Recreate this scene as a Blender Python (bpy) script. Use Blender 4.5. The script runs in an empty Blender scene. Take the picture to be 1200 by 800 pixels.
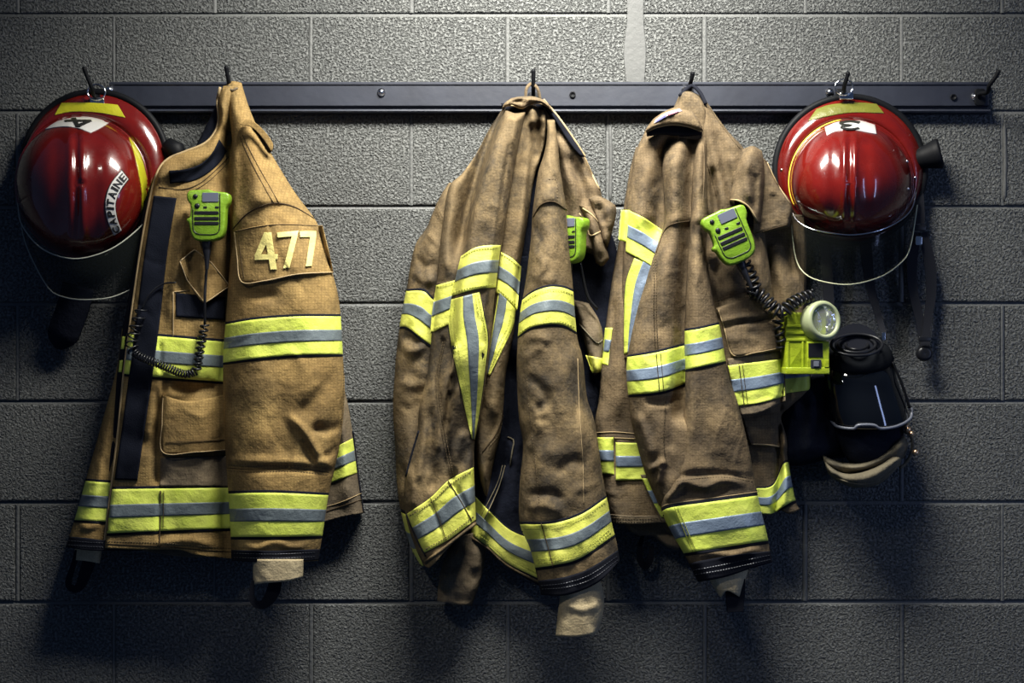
import bpy, math, random
import numpy as np
from mathutils import Vector, Matrix
from mathutils.bvhtree import BVHTree
from mathutils.geometry import tessellate_polygon

random.seed(7); RNG = np.random.RandomState(7)
SC = bpy.context.scene
COL = SC.collection
# ------------------------------------------------------------------ camera, world, lights, exposure
S = 0.00174      # metres per photo pixel on the wall plane
D = 2.6          # camera distance from the wall
ZC = 1.5         # camera height
cam = bpy.data.cameras.new('camera'); cam_o = bpy.data.objects.new('camera', cam); COL.objects.link(cam_o)
cam_o.location = (0, -D, ZC); cam_o.rotation_euler = (math.pi/2, 0, 0)
cam.sensor_width = 36; cam.lens = 36*D/(1200*S)
SC.camera = cam_o
w = bpy.data.worlds.new('world'); SC.world = w; w.use_nodes = True
w.node_tree.nodes['Background'].inputs[0].default_value = (.30, .50, 1, 1)
w.node_tree.nodes['Background'].inputs[1].default_value = 0.075
def area(name, loc, target, sx, sy, power, color, spread=120):
    l = bpy.data.lights.new(name, 'AREA'); l.shape = 'RECTANGLE'; l.size = sx; l.size_y = sy
    l.energy = power; l.color = color; l.spread = math.radians(spread)
    o = bpy.data.objects.new(name, l); COL.objects.link(o); o.location = loc
    o.rotation_euler = (Vector(target)-Vector(loc)).to_track_quat('-Z', 'Y').to_euler(); return o
def spot(name, loc, target, power, angle, blend, color, radius=.12):
    l = bpy.data.lights.new(name, 'SPOT'); l.energy = power; l.spot_size = math.radians(angle); l.spot_blend = blend
    l.shadow_soft_size = radius; l.color = color
    o = bpy.data.objects.new(name, l); COL.objects.link(o); o.location = loc
    o.rotation_euler = (Vector(target)-Vector(loc)).to_track_quat('-Z', 'Y').to_euler(); return o
area('ceiling_strip_light', (0.10, -0.62, ZC+1.12), (0.08, -0.05, ZC+.20), .74, .26, 33, (1, .97, .88))
spot('coat_fill_spot', (-1.05, -1.75, ZC+1.35), (-0.26, -.1, ZC-.12), 34, 34, 1., (1, .95, .84), .07)  # unseen fill spot added to brighten the coats from the front
spot('coat_fill_spot_right', (-0.65, -1.85, ZC+1.35), (0.24, -.1, ZC-.12), 26, 30, 1., (.93, .96, 1), .07)  # second added fill spot, aimed at the right-hand coats
area('window_strip_light', (2.1, -1.25, ZC+.05), (.7, -.1, ZC), .10, 1.3, 5, (.42, .55, 1), 180)
SC.view_settings.view_transform = 'Standard'; SC.view_settings.look = 'None'
SC.view_settings.gamma = 1; SC.view_settings.use_curve_mapping = False
SC.view_settings.exposure = 0.0

# ------------------------------------------------------------------ helpers
def P3(px, py, d):
    k = (D-d)/D*S
    return np.stack([(np.asarray(px, float)-600)*k, -np.asarray(d, float)+0*k, ZC+(400-np.asarray(py, float))*k], -1)
def P(px, py, d): return Vector(P3(px, py, d).tolist())
def thing(name, label, cat, loc, group=None, rot=None):
    o = bpy.data.objects.new(name, None); COL.objects.link(o); o.location = loc
    o.empty_display_size = .05
    if rot is not None: o.rotation_euler = rot
    o['label'] = label; o['category'] = cat
    if group: o['group'] = group
    return o
def mesh_obj(name, verts, faces, mats, parent=None, smooth=True, fm=None, label=None, kind=None, local=False):
    """verts in world coords (unless local) are stored relative to the top thing's origin"""
    v = np.asarray(verts, float).reshape(-1, 3)
    if parent is not None and not local:
        r = parent
        while r.parent: r = r.parent
        v = (v-np.array(r.location))@np.array(r.rotation_euler.to_matrix())
    m = bpy.data.meshes.new(name); m.from_pydata(v.tolist(), [], faces)
    if not isinstance(mats, (list, tuple)): mats = [mats]
    for q in mats: m.materials.append(q)
    if fm is not None: m.polygons.foreach_set('material_index', fm)
    m.polygons.foreach_set('use_smooth', [smooth]*len(m.polygons))
    o = bpy.data.objects.new(name, m); COL.objects.link(o)
    if parent is not None: o.parent = parent
    if label: o['label'] = label
    if kind: o['kind'] = kind
    return o
def curve(pts, n=None, sharp=False):
    p = np.asarray(pts, float)
    if len(p) < 3 or sharp: d = p
    else:
        q = np.vstack([2*p[0]-p[1], p, 2*p[-1]-p[-2]]); out = []
        for i in range(1, len(q)-2):
            t = np.linspace(0, 1, 8, endpoint=False)[:, None]
            a, b, c, e = q[i-1], q[i], q[i+1], q[i+2]
            out.append(.5*((2*b)+(-a+c)*t+(2*a-5*b+4*c-e)*t*t+(-a+3*b-3*c+e)*t**3))
        d = np.vstack(out+[p[-1:]])
    if n is None: n = max(8, len(d))
    s = np.r_[0, np.cumsum(np.linalg.norm(np.diff(d, axis=0), axis=1))]
    t = np.linspace(0, s[-1], n)
    return np.stack([np.interp(t, s, d[:, k]) for k in range(d.shape[1])], 1)
def pdist(pts, poly):
    """unsigned distance, signed side (+ = image right when going down), t along"""
    pts = np.asarray(pts, float); best = np.full(len(pts), 1e9); sd = np.zeros(len(pts)); tt = np.zeros(len(pts))
    seg = np.linalg.norm(np.diff(poly, axis=0), axis=1); cum = np.r_[0, np.cumsum(seg)]
    for i in range(len(poly)-1):
        a, b = poly[i], poly[i+1]; ab = b-a; L2 = (ab**2).sum()+1e-9
        t = np.clip(((pts-a)@ab)/L2, 0, 1); q = a+t[:, None]*ab; v = pts-q
        dd = np.sqrt((v**2).sum(1)); m = dd < best
        best[m] = dd[m]; sd[m] = -np.sign(ab[0]*v[m, 1]-ab[1]*v[m, 0]); tt[m] = (cum[i]+t[m]*seg[i])/cum[-1]
    return best, sd, tt
_lat = RNG.rand(256, 256)
def vnoise(x, y):
    xi = np.floor(x).astype(int); yi = np.floor(y).astype(int); fx = x-xi; fy = y-yi
    fx = fx*fx*(3-2*fx); fy = fy*fy*(3-2*fy); g = lambda a, b: _lat[a % 256, b % 256]
    return ((g(xi, yi)*(1-fx)+g(xi+1, yi)*fx)*(1-fy)+(g(xi, yi+1)*(1-fx)+g(xi+1, yi+1)*fx)*fy)*2-1
class Quad:
    def __init__(s, L, R, T=(), B=()):
        L = list(L); R = list(R)
        s.L = curve(L, 80); s.R = curve(R, 80)
        s.T = curve([L[0]]+list(T)+[R[0]], 60); s.B = curve([L[-1]]+list(B)+[R[-1]], 60)
    def at(s, u, v):
        ev = lambda c, t: np.stack([np.interp(t, np.linspace(0, 1, len(c)), c[:, k]) for k in (0, 1)], -1)
        l, r, t, b = ev(s.L, v), ev(s.R, v), ev(s.T, u), ev(s.B, u)
        u_, v_ = u[..., None], v[..., None]
        c00, c10, c01, c11 = s.L[0], s.R[0], s.L[-1], s.R[-1]
        return (1-u_)*l+u_*r+(1-v_)*t+v_*b-((1-u_)*(1-v_)*c00+u_*(1-v_)*c10+(1-u_)*v_*c01+u_*v_*c11)
    def size(s):
        w_ = np.linalg.norm(s.L-s.R, axis=1).max()
        h_ = max(np.linalg.norm(np.diff(c, axis=0), axis=1).sum() for c in (s.L, s.R)); return w_, h_
def grid_faces(nv, nu, o=0, flip=False):
    i, j = np.meshgrid(np.arange(nv-1), np.arange(nu-1), indexing='ij'); a = (o+i*nu+j).ravel()
    f = np.stack([a, a+nu, a+nu+1, a+1], 1)
    return (f[:, ::-1] if flip else f).tolist()
def slab(front, back, nv, nu):
    """closed shell from two nv*nu grids"""
    f = grid_faces(nv, nu)+grid_faces(nv, nu, nv*nu, True); o = nv*nu
    for j in range(nu-1):
        f.append([j, j+1, o+j+1, o+j]); b = (nv-1)*nu; f.append([b+j+1, b+j, o+b+j, o+b+j+1])
    for i in range(nv-1):
        f.append([(i+1)*nu, i*nu, o+i*nu, o+(i+1)*nu]); e = i*nu+nu-1; f.append([e, e+nu, o+e+nu, o+e])
    return np.vstack([front, back]), f
class Cloth(Quad):
    """a cloth panel: outline in four curves, depth from a rounded profile, base depth and folds"""
    def __init__(s, L, R, T=(), B=(), base=.05, H=.04, roll=(20, 20, 0, 0), folds=(), noise=.0025, ns=34, nx=1., back=None, tilt=0., pw=1., crease=.0038):
        s.crease = crease
        super().__init__(L, R, T, B)
        s.base = base; s.H = H; s.roll = roll; s.folds = [(curve(f[0]), f[1]*(1.45 if abs(f[1]) < .02 else 1.15))+tuple(f[2:]) for f in folds]
        s.noise = noise*1.25; s.ns = ns; s.nx = nx; s.back = back; s.tilt = tilt; s.seed = RNG.rand()*100; s.pw = pw
        s.cx = (s.L[:, 0].mean()+s.R[:, 0].mean())/2
    def b(s, py): return np.interp(py, [q[0] for q in s.base], [q[1] for q in s.base]) if isinstance(s.base, (list, tuple)) else s.base+0*py
    def depth(s, pts):
        pts = np.asarray(pts, float).reshape(-1, 2); e = np.ones(len(pts))
        for c, r in zip((s.L, s.R, s.T, s.B), s.roll):
            if r > 0:
                t = np.clip(pdist(pts, c)[0]/r, 0, 1); e *= np.sqrt(1-(1-t)**2)**s.pw
        s._e = e
        d = s.b(pts[:, 1])+s.H*e+s.tilt*(pts[:, 0]-s.cx)
        for f in s.folds:
            poly, A, wl, wr = f[:4]; ln_ = np.linalg.norm(np.diff(poly, axis=0), axis=1).sum(); q_ = min(1., max(.4, ln_/(9*max(min(wl, wr), 1))))
            if len(f) < 5: wl, wr, A = wl*q_**.5, wr*q_**.5, A*q_**1.5
            q_ = 0; kind = f[4] if len(f) > 4 else 'g'; tap = f[5] if len(f) > 5 else 'b'
            dd, sd, t = pdist(pts, poly); x = dd*sd
            if kind == 'g': z = np.exp(-(x/np.where(x < 0, wl, wr))**2)
            else: z = (.5+.5*np.tanh(x/wl))*np.exp(-(np.maximum(x, 0)/wr)**2)
            k = np.ones(len(t))
            if tap in 'bs': q = np.clip(t/.22, 0, 1); k *= q*q*(3-2*q)
            if tap in 'be': q = np.clip((1-t)/.22, 0, 1); k *= q*q*(3-2*q)
            d = d+A*z*k*(.35+.65*e)
        x, y = pts[:, 0], pts[:, 1]; n = s.ns; q = s.seed
        d = d+s.noise*(vnoise(x/n/s.nx+q+.3*y/n, y/n+q)+.3*vnoise(x/n*2.1+q-.5*y/n, y/n*1.7+q)+.12*vnoise(x/8+q, y/10+q))*(.3+.7*e)
        if s.crease:
            xr, yr = x+.35*y, y-.35*x; r1 = (1-np.abs(vnoise(xr/30+q, yr/62+q)))**7; r2 = (1-np.abs(vnoise((x-.5*y)/38+q+9, (y+.5*x)/46+q)))**8
            d = d+s.crease*(r1*np.clip(vnoise(x/60+q, y/60+q)+.45, 0, 1)-.8*r2*np.clip(vnoise(x/70+q+5, y/50+q)+.35, 0, 1))*(.25+.75*e)
        return d
    def us(s, step=2.4):
        w_, h_ = s.size(); nu = int(np.clip(w_/step, 10, 110)); k = np.linspace(0, 1, nu+1)
        return .45*k+.55*(1-np.cos(np.pi*k))/2
    def build(s, name, mat, parent, t=.006, label=None):
        u = s.us(); w_, h_ = s.size(); nv = int(np.clip(h_/2.8, 8, 230)); kk = np.linspace(0, 1, nv+1)
        v = kk if s.roll[2] == 0 and s.roll[3] == 0 else .7*kk+.3*(1-np.cos(np.pi*kk))/2
        U, V = np.meshgrid(u, v); pts = s.at(U, V).reshape(-1, 2); d = s.depth(pts); e = s._e
        bk = d-t if s.back is None else np.minimum(d-t, s.b(pts[:, 1])-s.back*e)
        bk = np.maximum(bk, .004)
        V3, F = slab(P3(pts[:, 0], pts[:, 1], d), P3(pts[:, 0], pts[:, 1], bk), len(v), len(u))
        return mesh_obj(name, V3, F, mat, parent, label=label)
    def p(s, px, py, off=0.): return P(px, py, float(s.depth([[px, py]])[0])+off)
def band_pts(c, top, bot, u0, u1, rows):
    u = c.us(); u = np.unique(np.r_[u0, u[(u > u0) & (u < u1)], u1]); vv = np.linspace(0, 1, 500)
    U, V = np.meshgrid(u, vv); G = c.at(U, V)
    def solve(poly):
        q = curve(poly); q = np.vstack([q[0]+(q[0]-q[1])*30, q, q[-1]+(q[-1]-q[-2])*30])
        o = np.argsort(q[:, 0]); f = G[..., 1]-np.interp(G[..., 0], q[o, 0], q[o, 1])
        res = []
        for j in range(len(u)):
            k = int(np.argmax(f[:, j] >= 0))
            if f[k, j] < 0: k = len(vv)-1
            if k == 0: res.append(0.); continue
            a, b = f[k-1, j], f[k, j]; res.append(vv[k-1]+(vv[k]-vv[k-1])*(-a/(b-a+1e-9) if b > 0 else 1))
        return np.array(res)
    vt, vb = solve(top), solve(bot); r = np.asarray(rows)[:, None]
    return c.at(np.repeat(u[None], len(rows), 0), np.clip(vt[None]*(1-r)+vb[None]*r, 0, 1))
def lay(c, G, off, name, mat, parent, label=None, under=.002, bevel=True):
    nv, nu = G.shape[:2]; pts = G.reshape(-1, 2); d = c.depth(pts); o = np.full((nv, nu), off)
    if bevel: o[0] = o[-1] = off*.35; o[:, 0] = o[:, -1] = off*.35
    V3, F = slab(P3(pts[:, 0], pts[:, 1], d+o.ravel()), P3(pts[:, 0], pts[:, 1], d-under), nv, nu)
    return mesh_obj(name, V3, F, mat, parent, label=label)
def rows(a, b, n): return np.r_[a, a+.012, np.linspace(a, b, n+2)[1:-1], b-.012, b]
def band(c, top, bot, parent, u0=0., u1=1., off=.003, a=.345, b=.655, mats=None):
    lime, silver = mats or (M['lime'], M['silver'])
    o = lay(c, band_pts(c, top, bot, u0, u1, rows(0, 1, 14)), off, 'reflective_tape', lime, parent)
    lay(c, band_pts(c, top, bot, u0, u1, rows(-.06, 1.06, 14)), off*.55, 'edging', M['black_cloth'], o)
    lay(c, band_pts(c, top, bot, u0, u1, rows(a, b, 6)), off+.0012, 'silver_stripe', silver, o)
    return o
def plain_band(c, top, bot, name, mat, parent, u0=0., u1=1., off=.004, label=None):
    return lay(c, band_pts(c, top, bot, u0, u1, rows(0, 1, 7)), off, name, mat, parent, label)
def qgrid(q, step=2.6, a=0., b=1., ua=0., ub=1., mn=4):
    w_, h_ = q.size(); nu = max(mn, int(w_*(ub-ua)/step)); nv = max(mn, int(h_*(b-a)/step))
    e = lambda lo, hi, n, L_: np.r_[lo, lo+(hi-lo)*min(.12, .9/L_), np.linspace(lo, hi, n+1)[1:-1], hi-(hi-lo)*min(.12, .9/L_), hi]
    U, V = np.meshgrid(e(ua, ub, nu, max(w_*(ub-ua), 1)), e(a, b, nv, max(h_*(b-a), 1))); return q.at(U, V)
def patch(c, L, R, name, mat, parent, T=(), B=(), off=.003, label=None, step=2.6):
    return lay(c, qgrid(Quad(L, R, T, B), step), off, name, mat, parent, label)
def tape_patch(c, L, R, parent, T=(), B=(), off=.003, vert=False, a=.34, b=.66, mats=None):
    q = Quad(L, R, T, B); lime, silver = mats or (M['lime'], M['silver'])
    o = lay(c, qgrid(q), off, 'reflective_tape', lime, parent)
    e = dict(ua=-.05, ub=1.05) if vert else dict(a=-.06, b=1.06)
    lay(c, qgrid(q, **e), off*.55, 'edging', M['black_cloth'], o)
    e = dict(ua=a, ub=b) if vert else dict(a=a, b=b)
    lay(c, qgrid(q, **e), off+.0012, 'silver_stripe', silver, o)
    return o
def tube(pts, r, n=8, closed=False, cap=True):
    p = np.asarray(pts, float); N = len(p); r = np.broadcast_to(np.asarray(r, float), (N,))
    if closed: t = np.roll(p, -1, 0)-np.roll(p, 1, 0)
    else: t = np.gradient(p, axis=0)
    t /= np.linalg.norm(t, axis=1)[:, None]+1e-12
    ref = np.array([0, -1., 0.]) if abs(t[0][1]) < .9 else np.array([1., 0, 0]); nn = []
    a = ref-t[0]*ref.dot(t[0]); a /= np.linalg.norm(a)
    for i in range(N):
        a = a-t[i]*a.dot(t[i]); a /= np.linalg.norm(a)+1e-12; nn.append(a)
    nn = np.array(nn); bb = np.cross(t, nn); th = np.linspace(0, 2*np.pi, n, endpoint=False)
    V = p[:, None]+r[:, None, None]*(np.cos(th)[None, :, None]*nn[:, None]+np.sin(th)[None, :, None]*bb[:, None])
    F = []
    for i in range(N if closed else N-1):
        k = (i+1) % N
        for j in range(n): F.append([i*n+j, i*n+(j+1) % n, k*n+(j+1) % n, k*n+j])
    if cap and not closed: F += [list(range(n))[::-1], [(N-1)*n+j for j in range(n)]]
    return V.reshape(-1, 3), F
def merge(parts):
    V, F, o = [], [], 0
    for v, f in parts: V.append(np.asarray(v, float)); F += [[i+o for i in q] for q in f]; o += len(v)
    return np.vstack(V), F
def line(c, pts, parent, name='seam', mat=None, r=.0008, off=.0008, sharp=False):
    q = curve(pts, sharp=sharp); n = max(8, int(np.linalg.norm(np.diff(q, axis=0), axis=1).sum()/3)); q = curve(pts, n, sharp)
    V, F = tube(P3(q[:, 0], q[:, 1], c.depth(q)+off), r, 6); return mesh_obj(name, V, F, mat or M['seam'], parent)
def stitches(c, lines, parent, mat=None, r=.0006, off=.0008, sp=3.2, ln=2.0):
    ps = []
    for pts in lines:
        q = curve(pts); L_ = np.linalg.norm(np.diff(q, axis=0), axis=1).sum(); n = max(2, int(L_/sp)); s_ = np.linspace(0, 1, len(q))
        t0 = np.arange(n)/n
        A = np.stack([np.interp(t0, s_, q[:, k]) for k in (0, 1)], 1); B_ = np.stack([np.interp(t0+ln/L_, s_, q[:, k]) for k in (0, 1)], 1)
        a3, b3 = P3(A[:, 0], A[:, 1], c.depth(A)+off), P3(B_[:, 0], B_[:, 1], c.depth(B_)+off)
        for a_, b_ in zip(a3, b3): ps.append(tube([a_, b_], r, 4))
    V, F = merge(ps); return mesh_obj('stitching', V, F, mat or M['thread'], parent, kind='stuff', smooth=False)
def bar3(pts3, w_, t_, side=None):
    """flat strap along 3D points: width w_ (across), thickness t_"""
    p = np.asarray(pts3, float); t = np.gradient(p, axis=0); t /= np.linalg.norm(t, axis=1)[:, None]
    yv = np.array([0, -1., 0]) if side is None else np.asarray(side, float)
    s_ = np.cross(t, yv); s_ /= np.linalg.norm(s_, axis=1)[:, None]+1e-9; n_ = np.cross(s_, t)
    w_ = np.broadcast_to(np.asarray(w_, float), (len(p),))[:, None]
    A = [p-s_*w_/2+n_*t_/2, p+s_*w_/2+n_*t_/2, p+s_*w_/2-n_*t_/2, p-s_*w_/2-n_*t_/2]
    V = np.stack(A, 1).reshape(-1, 3); F = []
    for i in range(len(p)-1):
        for j in range(4): F.append([i*4+j, i*4+(j+1) % 4, i*4+4+(j+1) % 4, i*4+4+j])
    n = len(p)*4; F += [[3, 2, 1, 0], [n-4, n-3, n-2, n-1]]; return V, F
def strap(pxd, wpx, parent, name, mat, t=.002, label=None, n=24):
    q = curve(pxd, n); V, F = bar3(P3(q[:, 0], q[:, 1], q[:, 2]), np.interp(np.linspace(0, 1, n), np.linspace(0, 1, len(wpx)), wpx)*S if hasattr(wpx, '__len__') else wpx*S, t)
    return mesh_obj(name, V, F, mat, parent, smooth=False, label=label)
def prism(outline, y0, y1, bevel=.0, inset=None):
    """outline (x,z) metres, from y0 (back, larger y) to y1 (front); bevelled front and back"""
    o = np.asarray(outline, float); c = o.mean(0); N = len(o)
    a = sum(o[i][0]*o[(i+1) % N][1]-o[(i+1) % N][0]*o[i][1] for i in range(N))
    if a < 0: o = o[::-1]
    t = np.roll(o, -1, 0)-np.roll(o, 1, 0); nrm = np.stack([-t[:, 1], t[:, 0]], 1); nrm /= np.linalg.norm(nrm, axis=1)[:, None]+1e-9
    rings = []
    if bevel: rings = [(bevel, y0), (bevel*.3, y0-bevel*.3), (0, y0-bevel), (0, y1+bevel), (bevel*.3, y1+bevel*.3), (bevel, y1)]
    else: rings = [(0, y0), (0, y1)]
    V = []
    for ins, y in rings:
        q = o+nrm*ins; V += [(x, y, z) for x, z in q]
    F = []
    for r in range(len(rings)-1):
        for i in range(N): F.append([r*N+i, r*N+(i+1) % N, (r+1)*N+(i+1) % N, (r+1)*N+i])
    F.append(list(range(N))[::-1]); F.append([(len(rings)-1)*N+i for i in range(N)])
    return np.array(V), F
def rrect(w_, h_, r, cx=0, cz=0, n=5):
    o = []
    for sx, sz, a0 in ((1, 1, 0), (-1, 1, 90), (-1, -1, 180), (1, -1, 270)):
        for k in range(n+1):
            a = math.radians(a0+90*k/n); o.append((cx+sx*(w_/2-r)+r*math.cos(a), cz+sz*(h_/2-r)+r*math.sin(a)))
    return o
def lathe(prof, axis_o, axis_d, n=32):
    """prof: list (r, h) revolved about axis_d through axis_o"""
    a = Vector(axis_d).normalized(); u_ = a.orthogonal().normalized(); v_ = a.cross(u_); V, F = [], []
    for r, h in prof:
        for k in range(n):
            t = 2*math.pi*k/n; V.append(list(Vector(axis_o)+a*h+u_*r*math.cos(t)+v_*r*math.sin(t)))
    for i in range(len(prof)-1):
        for k in range(n): F.append([i*n+k, i*n+(k+1) % n, (i+1)*n+(k+1) % n, (i+1)*n+k])
    return np.array(V), F
def box(x0, x1, y0, y1, z0, z1):
    V = [(x, y, z) for x in (x0, x1) for y in (y0, y1) for z in (z0, z1)]
    return np.array(V), [[0, 1, 3, 2], [4, 6, 7, 5], [0, 4, 5, 1], [2, 3, 7, 6], [0, 2, 6, 4], [1, 5, 7, 3]]
def coil(path, R, turns, r, n_per=14, ph=0.):
    q = np.asarray(path, float); N = int(turns*n_per); q = curve(q, N+1, )
    t = np.gradient(q, axis=0); t /= np.linalg.norm(t, axis=1)[:, None]; a = np.cross(t[0], [0, 1., .2]); a /= np.linalg.norm(a); A = []
    for i in range(N+1): a = a-t[i]*a.dot(t[i]); a /= np.linalg.norm(a); A.append(a)
    A = np.array(A); B_ = np.cross(t, A); th = ph+np.arange(N+1)/n_per*2*np.pi
    R = np.broadcast_to(np.asarray(R, float), (N+1,)) if not hasattr(R, '__len__') else np.interp(np.linspace(0, 1, N+1), np.linspace(0, 1, len(R)), R)
    return tube(q+R[:, None]*(np.cos(th)[:, None]*A+np.sin(th)[:, None]*B_), r, 6)
def glyph(ch, bold=.028):
    cu = bpy.data.curves.new('g', 'FONT'); cu.body = ch; cu.size = 1; cu.resolution_u = 3; cu.offset = bold
    o = bpy.data.objects.new('g', cu); COL.objects.link(o); bpy.context.view_layer.update()
    dg = bpy.context.evaluated_depsgraph_get(); m = o.evaluated_get(dg).to_mesh()
    v = np.array([x.co[:2] for x in m.vertices]); f = [list(p_.vertices) for p_ in m.polygons]
    o.evaluated_get(dg).to_mesh_clear(); bpy.data.objects.remove(o); bpy.data.curves.remove(cu)
    v = v-v.min(0); v = v/v.max(0).clip(1e-6); return v, f
def flat3(v3, f, nrm, t):
    """give a decal mesh thickness t along nrm; v3 (N,3)"""
    n = len(v3); back = v3-np.asarray(nrm)*t; F = [list(q) for q in f]+[[i+n for i in q[::-1]] for q in f]
    cnt = {}
    for q in f:
        for i in range(len(q)):
            a, b = q[i], q[(i+1) % len(q)]; cnt[(a, b)] = 1
    for (a, b) in list(cnt):
        if (b, a) not in cnt: F.append([b, a, a+n, b+n])
    return np.vstack([v3, back]), F

# ------------------------------------------------------------------ materials
M = {}
def mat(name, color, rough=.6, metal=0., spec=.5, coat=0., build=None, trans=0., alpha=1., ior=1.45, coatr=.05, sheen=0.):
    m = bpy.data.materials.new(name); m.use_nodes = True; nt = m.node_tree; b = nt.nodes['Principled BSDF']
    b.inputs['Base Color'].default_value = (*color, 1); b.inputs['Roughness'].default_value = rough; b.inputs['Metallic'].default_value = metal
    b.inputs['Specular IOR Level'].default_value = spec; b.inputs['Coat Weight'].default_value = coat; b.inputs['Coat Roughness'].default_value = coatr
    b.inputs['Transmission Weight'].default_value = trans; b.inputs['Alpha'].default_value = alpha; b.inputs['IOR'].default_value = ior
    b.inputs['Sheen Weight'].default_value = sheen
    if build: build(nt, b)
    M[name] = m; return m
def N(nt, t, **kw):
    n = nt.nodes.new(t)
    for k, v in kw.items():
        if k in n.inputs: n.inputs[k].default_value = v
        else: setattr(n, k, v)
    return n
def ramp(nt, fac, stops):
    r = nt.nodes.new('ShaderNodeValToRGB'); e = r.color_ramp.elements
    while len(e) < len(stops): e.new(.5)
    for k, (p_, c) in enumerate(stops): e[k].position = p_; e[k].color = (*c, 1) if len(c) == 3 else c
    nt.links.new(fac, r.inputs[0]); return r.outputs[0]
def mixc(nt, fac, a, b, mode='MIX'):
    m = nt.nodes.new('ShaderNodeMix'); m.data_type = 'RGBA'; m.blend_type = mode
    for i, v in ((0, fac), (6, a), (7, b)):
        if hasattr(v, 'is_linked'): nt.links.new(v, m.inputs[i])
        else: m.inputs[i].default_value = v if not isinstance(v, tuple) else (*v, 1)
    return m.outputs[2]
def math_(nt, op, a, b=0.):
    m = nt.nodes.new('ShaderNodeMath'); m.operation = op
    for i, v in ((0, a), (1, b)):
        if hasattr(v, 'is_linked'): nt.links.new(v, m.inputs[i])
        else: m.inputs[i].default_value = v
    return m.outputs[0]
def bump(nt, b, h, dist, strength=1., prev=None):
    n = nt.nodes.new('ShaderNodeBump'); n.inputs['Distance'].default_value = dist; n.inputs['Strength'].default_value = strength
    nt.links.new(h, n.inputs['Height'])
    if prev: nt.links.new(prev, n.inputs['Normal'])
    nt.links.new(n.outputs[0], b.inputs['Normal']); return n.outputs[0]
def noise(nt, vec, scale, detail=3, rough=.5):
    n = N(nt, 'ShaderNodeTexNoise', Scale=scale, Detail=detail, Roughness=rough); nt.links.new(vec, n.inputs['Vector']); return n.outputs[0]
def fabric(light, mid, dark, grime, gridk=1., soil=.5):
    def f(nt, b):
        tc = N(nt, 'ShaderNodeTexCoord').outputs['Object']
        a = noise(nt, tc, 7, 5, .62); g = noise(nt, tc, 7.5, 7, .72); fine = noise(nt, tc, 260, 2, .6)
        c = ramp(nt, a, [(.3, dark), (.5, mid), (.68, light)])
        stain = ramp(nt, g, [(.44, (0, 0, 0)), (.62, (1, 1, 1))])
        c = mixc(nt, math_(nt, 'MULTIPLY', stain, soil), c, grime)
        sep = N(nt, 'ShaderNodeSeparateXYZ'); nt.links.new(tc, sep.inputs[0])
        wob = noise(nt, tc, 12, 2); hs = []
        for k in (0, 2):
            x = math_(nt, 'ADD', math_(nt, 'MULTIPLY', sep.outputs[k], 1/.0055), math_(nt, 'MULTIPLY', wob, 1.5))
            s_ = math_(nt, 'ABSOLUTE', math_(nt, 'SUBTRACT', math_(nt, 'FRACT', x), .5))
            hs.append(math_(nt, 'GREATER_THAN', s_, .36))
        gr = math_(nt, 'MAXIMUM', hs[0], hs[1])
        c = mixc(nt, math_(nt, 'MULTIPLY', gr, .22*gridk), c, (dark[0]*.55, dark[1]*.55, dark[2]*.55))
        c = mixc(nt, .35, c, ramp(nt, fine, [(.3, (.35, .35, .35)), (.7, (1, 1, 1))]), 'MULTIPLY')
        nt.links.new(c, b.inputs['Base Color'])
        cr_ = noise(nt, tc, 26, 5, .6)
        h = math_(nt, 'ADD', math_(nt, 'MULTIPLY', gr, .25*gridk), fine)
        n1 = bump(nt, b, cr_, .010, .55); bump(nt, b, h, .0006, .6, n1)
    return f
mat('tan_cloth', (.4, .28, .13), .9, spec=.08, build=fabric((.50, .34, .132), (.335, .222, .086), (.205, .132, .054), (.085, .06, .034), 1.2, .65))
mat('brown_cloth', (.3, .22, .13), .9, spec=.07, build=fabric((.30, .215, .108), (.175, .126, .068), (.10, .075, .045), (.042, .037, .031), .5, .9))
mat('umber_cloth', (.3, .22, .15), .9, spec=.07, build=fabric((.30, .215, .115), (.18, .13, .075), (.105, .078, .05), (.046, .04, .034), .9, .8))
mat('dull_cloth', (.2, .17, .12), .9, spec=.06, build=fabric((.26, .2, .13), (.2, .155, .1), (.14, .11, .075), (.07, .06, .05), .7, .6))
mat('khaki_knit', (.42, .34, .2), .9, spec=.15, build=fabric((.62, .52, .32), (.54, .44, .27), (.4, .32, .19), (.26, .21, .13), .6, .4))
mat('bag_cloth', (.2, .17, .12), .9, spec=.15, build=fabric((.24, .205, .14), (.18, .155, .105), (.11, .095, .068), (.06, .055, .043), .4, .6))
def tapef(c0, c1, wear):
    def f(nt, b):
        tc = N(nt, 'ShaderNodeTexCoord').outputs['Object']; a = noise(nt, tc, 28, 5, .65); g = noise(nt, tc, 9, 4, .6)
        c = mixc(nt, a, c0, c1); c = mixc(nt, math_(nt, 'MULTIPLY', ramp(nt, g, [(.5, (0, 0, 0)), (.72, (1, 1, 1))]), .55), c, wear)
        nt.links.new(c, b.inputs['Base Color']); v = N(nt, 'ShaderNodeTexVoronoi', Scale=420.); nt.links.new(tc, v.inputs['Vector'])
        n1 = bump(nt, b, noise(nt, tc, 34, 4, .6), .006, .5); bump(nt, b, v.outputs[0], .0006, .35, n1)
    return f
mat('lime', (.7, .85, .08), .5, spec=.4, build=tapef((.50, .64, .055), (.74, .77, .17), (.40, .46, .08)))
mat('lime_worn', (.6, .68, .08), .5, spec=.4, build=tapef((.52, .57, .055), (.76, .74, .18), (.25, .25, .06)))
mat('silver', (.4, .45, .5), .5, metal=.0, build=tapef((.095, .12, .135), (.155, .185, .20), (.07, .085, .09)))
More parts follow.
